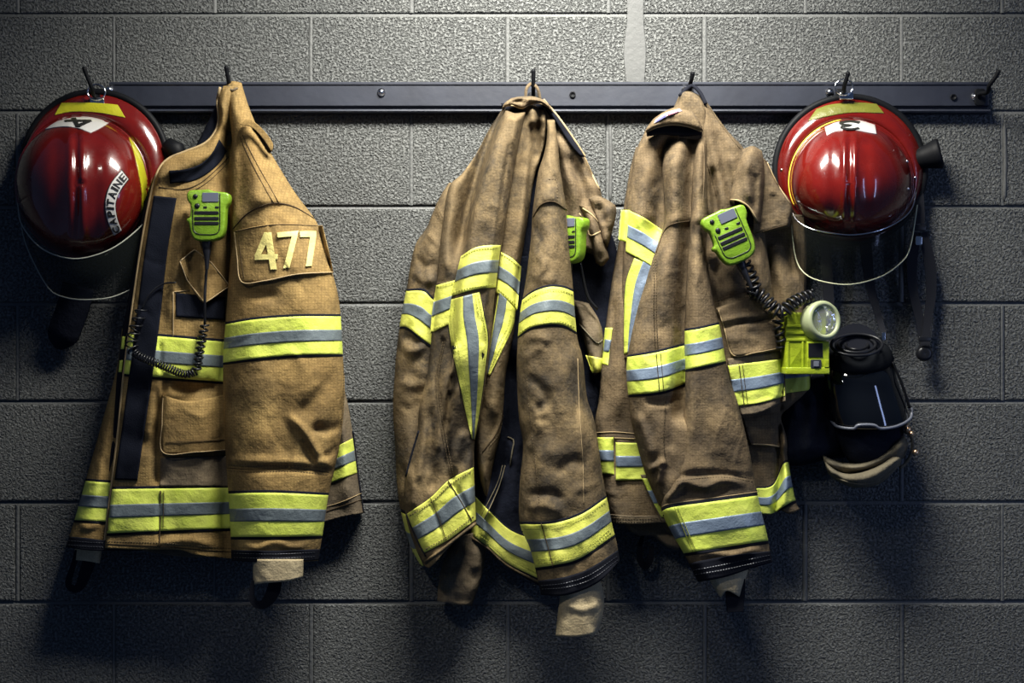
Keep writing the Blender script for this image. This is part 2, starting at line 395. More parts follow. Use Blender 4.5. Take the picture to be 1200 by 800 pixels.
mat('silver_blue', (.4, .45, .5), .42, metal=.1, build=tapef((.12, .16, .22), (.21, .27, .36), (.10, .12, .16)))
mat('digit_tape', (.95, .9, .5), .45, spec=.4, build=tapef((.62, .54, .18), (.70, .62, .24), (.5, .43, .16)))
mat('black_cloth', (.009, .010, .015), .9, spec=.1)
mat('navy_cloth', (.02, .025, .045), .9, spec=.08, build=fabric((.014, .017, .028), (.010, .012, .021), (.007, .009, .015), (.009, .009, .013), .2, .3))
def velf(nt, b):
    tc = N(nt, 'ShaderNodeTexCoord').outputs['Object']; n_ = noise(nt, tc, 400, 2, .7)
    nt.links.new(ramp(nt, noise(nt, tc, 12, 4), [(.3, (.004, .005, .009)), (.7, (.011, .013, .021))]), b.inputs['Base Color']); bump(nt, b, n_, .0012, .7)
mat('velcro', (.012, .015, .03), .95, spec=.06, build=velf)
mat('seam', (.055, .038, .022), .9, spec=.1)
mat('thread', (.10, .075, .045), .9, spec=.1)
mat('pale_thread', (.55, .42, .24), .8, spec=.2)
mat('tape_thread', (.28, .3, .05), .8, spec=.2)
mat('piping', (.34, .25, .135), .75, spec=.2)
mat('red_paint', (.42, .008, .006), .22, spec=.5, coat=1., build=lambda nt, b: (
    nt.links.new(ramp(nt, noise(nt, N(nt, 'ShaderNodeTexCoord').outputs['Object'], 9, 5, .6), [(.3, (.07, .004, .003)), (.55, (.12, .006, .004)), (.75, (.165, .009, .005))]), b.inputs['Base Color']),
    nt.links.new(ramp(nt, noise(nt, N(nt, 'ShaderNodeTexCoord').outputs['Object'], 22, 5, .7), [(.35, (.14,)*3), (.75, (.38,)*3)]), b.inputs['Roughness'])))
mat('black_rubber', (.005, .0055, .007), .55, spec=.15)
mat('black_plastic', (.008, .0085, .011), .35, spec=.4)
mat('webbing', (.014, .015, .02), .8, spec=.2)
mat('decal_yellow', (.78, .78, .03), .35, coat=.4, build=tapef((.36, .35, .01), (.46, .43, .02), (.26, .26, .015)))
mat('decal_olive', (.5, .52, .07), .4, coat=.3, build=tapef((.11, .115, .012), (.155, .155, .022), (.08, .082, .012)))
mat('decal_white', (.5, .49, .47), .35, coat=.3)
mat('decal_black', (.012, .012, .012), .4)
mat('piping_yellow', (.75, .55, .05), .4)
mat('chrome', (.72, .73, .75), .16, metal=1.)
mat('dark_steel', (.03, .034, .045), .42, metal=.3, spec=.5)
def railf(nt, b):
    tc = N(nt, 'ShaderNodeTexCoord').outputs['Object']
    nt.links.new(ramp(nt, noise(nt, tc, 6, 6, .7), [(.3, (.011, .013, .022)), (.7, (.022, .026, .040))]), b.inputs['Base Color']); bump(nt, b, noise(nt, tc, 60, 4), .0015, .3)
mat('rail_paint', (.04, .045, .065), .5, spec=.5, build=railf)
mat('mic_green', (.30, .62, .03), .38, spec=.5, build=tapef((.115, .225, .012), (.17, .285, .02), (.08, .15, .012)))
mat('torch_green', (.55, .78, .04), .35, spec=.5, build=tapef((.24, .32, .012), (.31, .37, .02), (.16, .21, .012)))
mat('screen', (.10, .11, .15), .12, spec=.8)
mat('cream_ring', (.34, .38, .22), .4, trans=.15)
mat('visor', (.012, .014, .013), .10, trans=0., alpha=.30, spec=.22)
mat('mask_glass', (.004, .005, .007), .06, spec=.5, coat=.3)
mat('brass', (.75, .5, .3), .3, metal=1.)
mat('visor_rim', (.62, .62, .42), .35)
mat('visor_rim_dark', (.30, .31, .26), .35)
def wallf(nt, b):
    tc = N(nt, 'ShaderNodeTexCoord').outputs['Object']; oi = N(nt, 'ShaderNodeObjectInfo').outputs['Random']
    off = N(nt, 'ShaderNodeCombineXYZ'); k = math_(nt, 'MULTIPLY', oi, 37.); nt.links.new(k, off.inputs[0]); nt.links.new(k, off.inputs[2])
    va = N(nt, 'ShaderNodeVectorMath', operation='ADD'); nt.links.new(tc, va.inputs[0]); nt.links.new(off.outputs[0], va.inputs[1]); v = va.outputs[0]
    n1 = noise(nt, v, 200, 3, .6); n2 = noise(nt, v, 330, 2, .6); pit = N(nt, 'ShaderNodeTexVoronoi', Scale=210.); nt.links.new(v, pit.inputs['Vector'])
    h = math_(nt, 'ADD', ramp(nt, n1, [(.36, (0, 0, 0)), (.55, (1, 1, 1))]), math_(nt, 'MULTIPLY', ramp(nt, pit.outputs[0], [(.0, (0, 0, 0)), (.5, (1, 1, 1))]), .7))
    c = mixc(nt, noise(nt, v, 5, 4), (.118, .123, .122), (.165, .170, .165))
    c = mixc(nt, .6, c, ramp(nt, n1, [(.38, (.10,)*3), (.50, (1,)*3)]), 'MULTIPLY')
    nt.links.new(c, b.inputs['Base Color']); bump(nt, b, h, .0055, 1.)
mat('block_paint', (.17, .17, .16), .62, spec=.4, build=wallf)
def mortf(nt, b):
    tc = N(nt, 'ShaderNodeTexCoord').outputs['Object']; n1 = noise(nt, tc, 120, 3)
    nt.links.new(mixc(nt, noise(nt, tc, 8, 4), (.065, .067, .067), (.095, .097, .096)), b.inputs['Base Color']); bump(nt, b, n1, .0018, .6)
mat('block_joint', (.17, .17, .16), .6, spec=.4, build=lambda nt, b: (nt.links.new(mixc(nt, noise(nt, N(nt, 'ShaderNodeTexCoord').outputs['Object'], 8, 4), (.085, .088, .088), (.115, .118, .116)), b.inputs['Base Color']), bump(nt, b, noise(nt, N(nt, 'ShaderNodeTexCoord').outputs['Object'], 140, 4), .003, .7)))
mat('mortar_paint', (.17, .17, .16), .6, spec=.4, build=mortf)
# ------------------------------------------------------------------ wall of painted concrete blocks
xs0, xs1, zt, zb = -1.75, 1.75, P(600, -325, 0).z, P(600, 1055, 0).z
V, F = box(xs0, xs1, .008, .12, zb, zt)
wall = mesh_obj('wall_back', V, F, M['mortar_paint'], None, smooth=False); wall['kind'] = 'structure'
courses = [-325, -211, -97, 17, 131, 242.5, 356, 471, 589, 706, 822, 938, 1055]
bases = {1: 133, 0: 20}
bm_cache = {}
JT = .0075
for r in range(len(courses)-1):
    y0, y1 = courses[r], courses[r+1]; zc = P(600, (y0+y1)/2, 0).z; hh = (y1-y0)*S-JT; base = 133 if r % 2 == 1 else 20
    key = round(hh, 5)
    if key not in bm_cache:
        w_ = 231*S-JT; bv = .0035; V = []; Fc = []
        rings = [(0, .03), (0, .004), (bv*.35, .001), (bv, 0)]
        for ins, y in rings: V += [(-w_/2+ins, y, -hh/2+ins), (w_/2-ins, y, -hh/2+ins), (w_/2-ins, y, hh/2-ins), (-w_/2+ins, y, hh/2-ins)]
        for q in range(3):
            for k in range(4): Fc.append([q*4+k, q*4+(k+1) % 4, q*4+4+(k+1) % 4, q*4+4+k])
        Fc += [[12, 13, 14, 15], [3, 2, 1, 0]]
        m = bpy.data.meshes.new('block'); m.from_pydata(V, [], Fc); m.materials.append(M['block_paint']); m.update(); bm_cache[key] = m
    for k in range(-3, 8):
        px = base+231*k+115.5+random.uniform(-1, 1); x = (px-600)*S
        if x-.2 < xs0-.12 or x+.2 > xs1+.12: continue
        o = bpy.data.objects.new('block', bm_cache[key]); COL.objects.link(o); o.location = (x, random.uniform(-.0008, .0008), zc+random.uniform(-.0006, .0006)); o.parent = wall
    # bed joint under the course, struck so that it slopes out to the block below, and head joints nearly flush
    zj = P(600, y1, 0).z; h_ = JT/2+.0006
    V = [(x, y, z) for x in (xs0, xs1) for y, z in ((.009, zj+h_), (.0062, zj+h_), (.0035, zj-h_*.45), (.0022, zj-h_), (.009, zj-h_))]
    mesh_obj('bed_joint', V, [[i, (i+1) % 5, 5+(i+1) % 5, 5+i] for i in range(5)]+[[4, 3, 2, 1, 0], [5, 6, 7, 8, 9]], M['block_joint'], wall, smooth=False)
    for k in range(-3, 9):
        x = (base+231*k-600)*S
        if x < xs0 or x > xs1: continue
        z0_, z1_ = P(600, y1, 0).z+JT/2, P(600, y0, 0).z-JT/2; n_ = 6; V = []
        for i in range(n_+1):
            zz_ = z0_+(z1_-z0_)*i/n_
            V += [(x-.0052, .009, zz_), (x-.0048, .0032, zz_), (x-.001+.0006*random.uniform(-1, 1), .0010+.0006*random.uniform(-1, 1), zz_), (x+.0048, .0022, zz_), (x+.0052, .009, zz_)]
        mesh_obj('head_joint', V, [[i*5+j, i*5+j+1, i*5+j+6, i*5+j+5] for i in range(n_) for j in range(4)], M['block_joint'], wall)
# a smooth filled strip in the upper course, and two tooled vertical joints
G = Quad([(733, -40), (735, 20), (731, 60), (734, 96)], [(756, -40), (754, 20), (757, 60), (755, 98)])
g = qgrid(G, 4); pts = g.reshape(-1, 2); n_ = g.shape
V, F = slab(P3(pts[:, 0], pts[:, 1], .0028+0*pts[:, 0]), P3(pts[:, 0], pts[:, 1], -.003+0*pts[:, 0]), n_[0], n_[1])
mesh_obj('mortar_fill', V, F, M['mortar_paint'], wall)
for jx, jy0, jy1 in ((1177, 143, 236), (715, 145, 238)):
    q = curve([(jx, jy0), (jx+1, (jy0+jy1)/2), (jx, jy1)], 14)
    V, F = tube(P3(q[:, 0], q[:, 1], -.001+0*q[:, 0]), np.r_[.001, .0035+.0008*RNG.rand(12), .001], 8); mesh_obj('mortar_bead', V, F, M['mortar_paint'], wall)

# ------------------------------------------------------------------ rack: rail, hooks, bolts
rack = thing('coat_rack', 'long dark steel rail with black coat hooks bolted to the block wall', 'coat rack', P(640, 131, .0))
z = lambda py, d=.014: float(P3(600, py, d)[2])
xl, xr = float(P3(128, 0, .014)[0]), float(P3(1159, 0, .014)[0])
prof = [(.0005, z(96)), (-.014, z(96)), (-.0155, z(97.2)), (-.0155, z(99)), (-.013, z(100.5)), (-.013, z(123.5)), (-.006, z(125)), (-.006, z(127)), (-.022, z(129)), (-.024, z(131)), (-.022, z(132.5)), (.0005, z(132.5))]
V = [(x, y, zz) for x in (xl, xr) for y, zz in prof]; n = len(prof)
F = [[i, (i+1) % n, n+(i+1) % n, n+i] for i in range(n)]+[list(range(n))[::-1], [n+i for i in range(n)]]
mesh_obj('rail', V, F, M['rail_paint'], rack, smooth=False)
def hook(px_tip, py_tip, px0, lowpy=118, dt=.085):
    q = curve([(px0, lowpy+8, .018), (px0, lowpy+2, .03), (px0*.6+px_tip*.4, lowpy, .052), ((px0+px_tip)/2+.0, lowpy-8, .07), (px_tip*.8+px0*.2, (py_tip*2+lowpy)/3, .08), (px_tip, py_tip, dt)], 30)
    V1 = tube(P3(q[:, 0], q[:, 1], q[:, 2]), np.r_[np.full(26, .0042), .0045, .0048, .0045, .003], 10)
    c = P(px0, lowpy+6, .018); V2 = prism(rrect(.022, .034, .006), 0, -.004, .001); V2 = (V2[0]+np.array(c), V2[1])
    V, F = merge([V1, V2]); mesh_obj('hook', V, F, M['black_rubber'], rack)
for a in ((98, 78, 118, 112), (265, 77, 272, 106), (625, 81, 625, 112), (812, 84, 806, 106), (994, 84, 985, 108), (1171, 82, 1148, 108)): hook(*a)
for bx, by in ((128, 105), (447, 108), (972, 108), (1143, 113), (803, 106)):
    c = P(bx, by, .0155); V, F = lathe([(0, .0065), (.003, .0062), (.0055, .004), (.0062, .0015), (.008, .001), (.008, -.002)], c, (0, -1, 0), 16); mesh_obj('bolt', V, F, M['chrome'], rack)
for bx, by in ((671, 111), (1117, 114)):
    c = P(bx, by, .013); V, F = lathe([(0, .0005), (.003, .0005), (.0045, .003), (.0062, .0035), (.0062, -.001)], c, (0, -1, 0), 16); mesh_obj('bolt', V, F, M['black_rubber'], rack, label='black empty bolt socket')

# ------------------------------------------------------------------ helmets
def ray_map(objs):
    vs, fs, o = [], [], 0
    for ob in objs:
        r = ob
        while r.parent: r = r.parent
        vs += [v.co+r.location for v in ob.data.vertices]; fs += [[i+o for i in p_.vertices] for p_ in ob.data.polygons]; o += len(ob.data.vertices)
    bv = BVHTree.FromPolygons(vs, fs); C0 = Vector((0, -D, ZC))
    def f(px, py, off=.001):
        dr = (P(px, py, 0)-C0).normalized(); h, nn, i, dd = bv.ray_cast(C0, dr)
        if h is None: return None
        if nn.dot(dr) > 0: nn = -nn
        return h+nn*off
    return f
def decal(fmap, q, name, mt, parent, off=.0012, step=2.5, label=None):
    g = qgrid(q, step); nv, nu = g.shape[:2]; A, B_ = [], []
    last = None
    for a in g.reshape(-1, 2):
        h = fmap(a[0], a[1], off); h2 = fmap(a[0], a[1], -.001)
        if h is None: h, h2 = last
        last = (h, h2); A.append(h); B_.append(h2)
    V, F = slab(np.array([list(x) for x in A]), np.array([list(x) for x in B_]), nv, nu); return mesh_obj(name, V, F, mt, parent, label=label)
def glyph_decal(fmap, ch, mp, name, mt, parent, off=.0022):
    v, f = glyph(ch); pts = [mp(a, b) for a, b in v]; q = []
    for a in pts:
        h = fmap(a[0], a[1], off); q.append(list(h) if h is not None else q[-1])
    V, F = flat3(np.array(q), f, (0, -1, 0), .001); return mesh_obj(name, V, F, mt, parent, smooth=False)
def digit_decal(fmap, strokes, mp, parent, w_=.2, off=.003):
    parts = []
    for st in strokes:
        c = curve(st, 26, len(st) < 3); tn = np.gradient(c, axis=0); tn /= np.linalg.norm(tn, axis=1)[:, None]; nm = np.stack([-tn[:, 1], tn[:, 0]], 1)
        G = np.stack([[mp(*(p_+n_*k)) for k in (-w_/2, 0, w_/2)] for p_, n_ in zip(c, nm)]).reshape(-1, 2)
        A = [fmap(x, y, off) for x, y in G]; B_ = [fmap(x, y, .0005) for x, y in G]
        parts.append(slab(np.array([list(a) for a in A]), np.array([list(a) for a in B_]), len(c), 3))
    V, F = merge(parts); return mesh_obj('digit', V, F, M['decal_black'], parent, smooth=False)
def helmet(name, label, dome, brim, dB, hD, ridges):
    cx, cy, a, bt, bb = dome; bx, by, rx, ry = brim
    t = thing(name, label, 'helmet', P(bx, by-ry, .03)); n = 96; V, F = [], []
    rings = 34
    for i in range(rings+1):
        th = math.pi/2*i/rings; rr = math.cos(th); h = math.sin(th)
        for k in range(n):
            p_ = 2*math.pi*k/n; c_, s_ = math.cos(p_), math.sin(p_)
            x = rr*c_; y = -rr*s_            # y>0 is down in the photo = front of the helmet
            d = dB+hD*h
            up = max(0., min(1., (1-rr)*3.2))
            if ridges: d += up*(.0075*math.exp(-((x-.0)/.30)**2)*0+.006*math.exp(-((abs(x+.03)-.085)/.042)**2)-.003*math.exp(-((x+.03)/.035)**2)-.004*math.exp(-((abs(x+.03)-.26)/.10)**2))
            else: d += up*(.006*math.exp(-((abs(x+.08)-.09)/.06)**2)-.003*math.exp(-((x+.08)/.04)**2)-.004*math.exp(-((abs(x+.08)-.3)/.1)**2))
            V.append(P(cx+a*x, cy+(bt if y < 0 else bb)*y, d))
    V = V[:(rings)*n]; V.append(P(cx, cy, dB+hD))
    for i in range(rings-1):
        for k in range(n): F.append([i*n+k, i*n+(k+1) % n, (i+1)*n+(k+1) % n, (i+1)*n+k])
    for k in range(n): F.append([(rings-1)*n+k, (rings-1)*n+(k+1) % n, rings*n])
    dome_o = mesh_obj('dome', [list(v) for v in V], F, M['red_paint'], t)
    # brim: annulus between the dome foot and the outer edge, with thickness
    V, F = [], []; m_ = 10
    for side in (0, 1):
        for i in range(m_+1):
            s_ = i/m_
            for k in range(n):
                p_ = 2*math.pi*k/n; c_, q_ = math.cos(p_), math.sin(p_)
                x0, y0 = cx+a*.99*c_, cy-(bt if q_ > 0 else bb)*.99*q_; x1, y1 = bx+rx*c_, by-ry*q_
                d = dB-(.022+.0)*s_**1.4+.008*math.sin(math.pi*s_)-.004*math.exp(-(s_/.10)**2)-(0 if side == 0 else .004)
                V.append(P(x0*(1-s_)+x1*s_, y0*(1-s_)+y1*s_, d))
    o_ = (m_+1)*n
    for i in range(m_):
        for k in range(n):
            a_, b_, c2, d2 = i*n+k, i*n+(k+1) % n, (i+1)*n+(k+1) % n, (i+1)*n+k
            F.append([d2, c2, b_, a_]); F.append([o_+a_, o_+b_, o_+c2, o_+d2])
    brim_o = mesh_obj('brim', [list(v) for v in V], F, M['red_paint'], t)
    ring = [list(P(bx+rx*math.cos(2*math.pi*k/n), by-ry*math.sin(2*math.pi*k/n), dB-.022)) for k in range(n)]
    V, F = tube(np.array(ring), .0075, 10, closed=True); mesh_obj('brim_edging', V, F, M['black_rubber'], t)
    ring = [list(P(cx+a*1.0*math.cos(2*math.pi*k/n), cy-(bt if math.sin(2*math.pi*k/n) > 0 else bb)*math.sin(2*math.pi*k/n), dB+.007)) for k in range(n)]
    V, F = tube(np.array(ring), .0024, 8, closed=True); mesh_obj('dome_lip', V, F, M['red_paint'], t)
    return t, dome_o, brim_o
def visor(t, top, bot, rim, rim2, name='visor'):
    A, B_ = curve(top, 40), curve(bot, 40); rows_ = 10; G = [A*(1-k/rows_)+B_*(k/rows_) for k in range(rows_+1)]
    G = np.array(G); fr = P3(G[..., 0], G[..., 1], G[..., 2]+.006*np.sin(np.linspace(0, np.pi, rows_+1))[:, None]).reshape(-1, 3)
    V, F = slab(fr, fr+np.array([0, .0022, 0]), rows_+1, 40); o = mesh_obj(name, V, F, M['visor'], t)
    for q, mt, r in ((A, rim, .0014), (B_, rim2, .0013)):
        V, F = tube(P3(q[:, 0], q[:, 1], q[:, 2]), r, 8); mesh_obj('visor_rim', V, F, mt, o)
    return o
def dring(t, px, py, d, mt=None):
    q = [list(P(px+10.5*math.cos(a), py-9*math.sin(a), d-.012*math.sin(a)*0)) for a in np.linspace(0, 2*math.pi, 28, endpoint=False)]
    V, F = tube(np.array(q), .0016, 8, closed=True); o = mesh_obj('hanging_ring', V, F, M['chrome'], t, label='chrome hanging ring')
    c = P(px+2, py+11, d-.01); V, F = prism(rrect(.028, .014, .003), 0, -.008, .0012); mesh_obj('ring_clip', V+np.array(c), F, M['chrome'], t, label='chrome clip')

hl, hl_dome, hl_brim = helmet('fire_helmet', 'red fire helmet with number 4 and curved CAPITAINE badge, hanging beside the tan coat', (95.5, 214, 77, 77, 87), (112, 192, 84, 84), .052, .125, False)
fm = ray_map([hl_dome, hl_brim])
decal(fm, Quad([(72, 121), (64, 135)], [(138, 123), (147, 138)], [(90, 120.5), (115, 121)], [(85, 131), (115, 132)]), 'reflective_decal', M['decal_yellow'], hl)
decal(fm, Quad([(151, 161), (158, 183), (163, 207), (166, 227), (165, 252)], [(153, 161), (165, 183), (172, 210), (175, 228), (170, 252)]), 'reflective_decal', M['decal_yellow'], hl)
wl = decal(fm, Quad([(74, 138), (60, 147), (53, 152)], [(129, 143), (118, 150), (106, 156)], [(90, 136.5), (110, 138)], [(70, 149), (89, 150)]), 'number_label', M['decal_white'], hl, off=.0015, label='white number label')
digit_decal(fm, [[(.62, -.05), (.62, 1.05)], [(.66, 1.), (.02, .32)], [(-.08, .3), (1.05, .3)]], lambda a, b: (106-a*27+(b-.5)*5, 139.8+b*9.5), wl)
arc_o = curve([(133, 277), (125.5, 260), (122.5, 239), (128, 217), (142.5, 198.6)], 60); arc_i = curve([(143, 270), (137.5, 255), (135.5, 241), (139.5, 227), (151, 210)], 60)
bd = decal(fm, Quad(arc_o[::-10], arc_i[::-10]), 'rank_badge', M['decal_black'], hl, off=.0012, label='curved black and white CAPITAINE badge')
def arcm(s_, h):
    x = np.linspace(0, 1, 60); o_ = np.array([np.interp(s_, x, arc_o[:, k]) for k in (0, 1)]); i_ = np.array([np.interp(s_, x, arc_i[:, k]) for k in (0, 1)])
    return i_+(o_-i_)*h
inner = lambda a, b: Quad([tuple(arcm(s_, a)) for s_ in (.985, .75, .5, .25, .015)], [tuple(arcm(s_, b)) for s_ in (.985, .75, .5, .25, .015)])
decal(fm, inner(.93, .07), 'badge_field', M['decal_white'], bd, off=.0019)
wd = {'C': 1.05, 'A': 1.1, 'P': .95, 'I': .38, 'T': .95, 'N': 1.05, 'E': .9}; tot = sum(wd[c] for c in 'CAPITAINE')+8*.22; s_ = .03; un = .94/tot
for c in 'CAPITAINE':
    w_ = wd[c]*un
    glyph_decal(fm, c, lambda a, b, s0=s_, w_=w_: arcm(s0+a*w_, .2+b*.62), 'letter', M['decal_black'], bd, off=.0030)
    s_ += w_+.22*un
visor(hl, [(21, 238, .06), (25, 262, .085), (45, 288, .11), (72, 301, .12), (100, 302, .12), (135, 289, .11), (168, 262, .085), (180, 240, .06)],
      [(23, 245, .045), (30, 285, .055), (55, 335, .075), (75, 348, .082), (105, 351, .085), (140, 345, .08), (172, 320, .06), (182, 250, .045)], M['visor_rim_dark'], M['visor_rim_dark'])
dring(hl, 113, 108, .052)
V, F = tube(P3(np.array([196, 206, 212]), np.array([170, 176, 188]), np.array([.03, .035, .03])), [.016, .02, .016], 14); mesh_obj('ear_flap', V, F, M['black_rubber'], hl, label='black ear flap at the brim')
q = curve([(92, 335, .04), (85, 362, .035), (74, 392, .03), (69, 409, .028)], 24); V, F = bar3(P3(q[:, 0], q[:, 1], q[:, 2]), np.r_[np.full(18, 37)*1., 36, 34, 30, 24, 16, 6]*S, .006); mesh_obj('chin_flap', V, F, M['navy_cloth'], hl)

hr, hr_dome, hr_brim = helmet('fire_helmet', 'red fire helmet with number 3 and clear visor, hanging above the breathing mask', (998, 214, 72, 73, 62), (996, 199, 87, 85), .052, .125, True)
fm = ray_map([hr_dome, hr_brim])
decal(fm, Quad([(957, 128), (947, 142)], [(1027, 122), (1036, 133)], [(975, 122.5), (1005, 120.5)], [(972, 136), (1000, 132)]), 'reflective_decal', M['decal_olive'], hr, label='faded olive reflective decal')
wl = decal(fm, Quad([(966, 147), (969, 159)], [(1025, 146), (1027, 157.5)], [(982, 141), (1005, 140.5)], [(980, 154), (998, 152.5)]), 'number_label', M['decal_white'], hr, off=.0015, label='white number label')
digit_decal(fm, [[(.08, .84), (.45, 1.), (.85, .86), (.8, .62), (.45, .53), (.85, .42), (.9, .14), (.45, 0), (.05, .16)]], lambda a, b: (1008-a*24, 143.2+b*9.5), wl)
ring = [list(P(998+73.5*math.cos(a), 214-(74.5 if math.sin(a) > 0 else 64)*math.sin(a), .058)) for a in np.linspace(math.radians(100), math.radians(205), 40)]
V, F = tube(np.array(ring), .0016, 8); mesh_obj('piping', V, F, M['piping_yellow'], hr, label='yellow piping round the dome')
visor(hr, [(925, 236, .07), (932, 256, .095), (950, 268, .12), (975, 273, .13), (1000, 275, .132), (1030, 270, .125), (1055, 258, .105), (1069, 243, .08), (1074, 222, .06)],
      [(926, 245, .06), (932, 300, .07), (945, 322, .082), (970, 331, .088), (998, 333, .09), (1030, 325, .085), (1052, 311, .078), (1066, 292, .07), (1075, 240, .055)], M['chrome'], M['visor_rim'])
dring(hr, 989, 102, .056)
V, F = lathe([(.001, .0), (.012, .0), (.019, .004), (.022, .02), (.028, .04), (.031, .05), (.029, .055), (.024, .05), (.018, .03), (0, .028)], P(1070, 188, .03), (1, -.35, .25), 28); mesh_obj('ear_cup', V, F, M['black_rubber'], hr, label='black rubber cup beside the brim')
for i, a in enumerate(((1063, 189), (916, 199), (1064, 221), (1072, 208))):
    h = fm(a[0], a[1], 0) or P(a[0], a[1], .04); V, F = lathe([(0, .003), (.0022, .0026), (.003, 0), (.003, -.002)], h, (0, -1, .1), 12); mesh_obj('rivet', V, F, M['chrome'], hr)
cs = strap([(1070, 205, .03), (1076, 225, .035), (1078, 250, .04), (1078, 262, .04)], 11, hr, 'chin_strap', M['webbing'])
strap([(1075, 272, .04), (1069, 305, .035), (1070, 340, .03), (1078, 375, .03), (1083, 405, .032)], [10, 12, 11, 10, 11], hr, 'chin_strap', M['webbing'])
strap([(1082, 272, .042), (1090, 310, .034), (1091, 345, .03), (1087, 375, .032), (1084, 408, .036)], [9, 13, 12, 9, 11], hr, 'chin_strap', M['webbing'])
for bx, by, bw, bh in ((1077, 267, .026, .012), (1076, 282, .014, .018), (1083, 397, .024, .010)):
    c = P(bx, by, .046); V, F = prism(rrect(bw, bh, .003), 0, -.005, .001); mesh_obj('buckle', V+np.array(c), F, M['chrome'] if by == 282 else M['black_plastic'], cs)
c = P(1083, 414, .034); V, F = lathe([(0, .008), (.008, .0095), (.0135, .008), (.016, .003), (.016, -.004), (0, -.004)], c, (0, -1, 0), 24); mesh_obj('snap', V, F, M['black_plastic'], cs)

# ------------------------------------------------------------------ breathing mask
mk = thing('breathing_mask', 'black breathing mask with dark lens and khaki hood, hanging under the right helmet', 'mask', P(1010, 400, .06))
def loft(secs, depthf, name, mt, parent, n=40, full=True, label=None):
    """secs: (cxpx, cypx, rx, depth0, bulge, sag): front-bulging horizontal sections"""
    V, F = [], []
    for (cx, cy, rx, d0, bu, sag) in secs:
        for k in range(n):
            a = 2*math.pi*k/n; x = math.cos(a); s_ = math.sin(a)
            V.append(P(cx+rx*x, cy+sag*max(0, s_)**1.0+(-.25*sag*max(0, -s_)), d0+(bu*s_ if s_ > 0 else .03*s_)))
    for i in range(len(secs)-1):
        for k in range(n): F.append([i*n+k, i*n+(k+1) % n, (i+1)*n+(k+1) % n, (i+1)*n+k])
    F.append(list(range(n))[::-1]); F.append([(len(secs)-1)*n+k for k in range(n)])
    return mesh_obj(name, [list(v) for v in V], F, mt, parent, label=label)
loft([(1005, 402, 30, .06, .045, 14), (1005, 405, 36, .06, .05, 16), (1005, 412, 40, .06, .055, 15), (1006, 420, 42, .06, .055, 14), (1006, 424, 41, .06, .052, 14)], None, 'rubber_cup', mat('dull_rubber', (.006, .007, .009), .8, spec=.08), mk)
for rr_, dd_, tt_ in ((30, .112, .003), (22, .102, .0035), (13, .09, .003)):
    q = [list(P(1004+rr_*math.cos(a), 404-rr_*.42*math.sin(a), dd_-.03*math.sin(a))) for a in np.linspace(0, 2*math.pi, 36, endpoint=False)]
    V, F = tube(np.array(q), tt_, 8, closed=True); mesh_obj('inner_ring', V, F, M['black_plastic'], mk)
V, F = lathe([(0, 0), (.02, .0), (.045, .004)], P(1004, 405, .085), (0, -.95, .3), 28); mesh_obj('cup_socket', V, F, M['black_cloth'], mk)
loft([(1006, 422, 41, .06, .05, 12), (1009, 445, 43, .06, .058, 11), (1014, 470, 47, .06, .062, 10), (1019, 490, 48, .06, .064, 9), (1020, 494, 47, .06, .062, 9)], None, 'lens', M['mask_glass'], mk)
q = curve([(972, 488, .062), (980, 499, .10), (1000, 502, .122), (1006, 498, .128), (1024, 498, .13), (1032, 502, .126), (1052, 499, .11), (1067, 490, .075), (1068, 478, .062)], 50)
V, F = tube(P3(q[:, 0], q[:, 1], q[:, 2]), .003, 8); mesh_obj('lens_frame', V, F, mat('frame_grey', (.12, .13, .16), .35), mk)
for sgn, pts_ in ((0, [(968, 426, .07), (970, 450, .07), (970, 488, .065)]), (1, [(1046, 424, .075), (1057, 450, .075), (1066, 478, .07)])):
    q = curve(pts_, 20); V, F = tube(P3(q[:, 0], q[:, 1], q[:, 2]), .0028, 8); mesh_obj('lens_frame', V, F, M['black_rubber'], mk)
loft([(1019, 496, 42, .055, .05, 8), (1020, 515, 38, .055, .05, 10), (1018, 530, 30, .05, .045, 10), (1012, 538, 18, .05, .03, 8)], None, 'face_seal', M['navy_cloth'], mk)
hd = Cloth([(963, 532), (968, 545), (985, 556)], [(1058, 508), (1064, 520), (1060, 536)], T=[(985, 541), (1010, 540), (1035, 528)], B=[(1010, 556), (1040, 548)], base=.05, H=.055, roll=(14, 12, 10, 12), noise=.004, ns=14, folds=[([(975, 545), (1010, 552), (1055, 530)], -.006, 3, 3)])
hd.build('hood', M['bag_cloth'], mk, t=.005, label='khaki cloth hood')
hd2 = Cloth([(966, 540), (970, 553), (978, 562)], [(1048, 532), (1056, 536), (1055, 545)], T=[(985, 553), (1005, 553), (1030, 544)], B=[(1000, 571), (1030, 567)], base=.075, H=.05, roll=(12, 10, 9, 14), noise=.004, ns=12)
hd2.build('hood', M['bag_cloth'], mk, t=.005, label='khaki cloth hood, lower fold')
line(hd2, [(980, 560), (1005, 567), (1030, 563), (1052, 545)], mk, 'hood_hem', M['bag_cloth'], .0015)
nh = Cloth([(925, 452), (912, 490), (908, 545)], [(972, 430), (985, 480), (990, 536)], T=[(950, 440)], B=[(940, 545), (970, 538)], base=.02, H=.045, roll=(20, 18, 16, 16), noise=.004, ns=30, folds=[([(955, 450), (950, 500), (945, 540)], .008, 8, 14), ([(970, 450), (972, 520)], -.006, 5, 6)])  # dark sheet added to darken the area left of the mask
nh.build('dark_sheet', M['navy_cloth'], mk, label='dark navy sheet added behind the mask')
V, F = tube(P3(*[np.array(x) for x in zip(*curve([(1060, 505, .07), (1068, 512, .07), (1069, 528, .06), (1062, 542, .06), (1055, 548, .07)], 24))]), .0035, 8); mesh_obj('cord', V, F, M['bag_cloth'], mk)
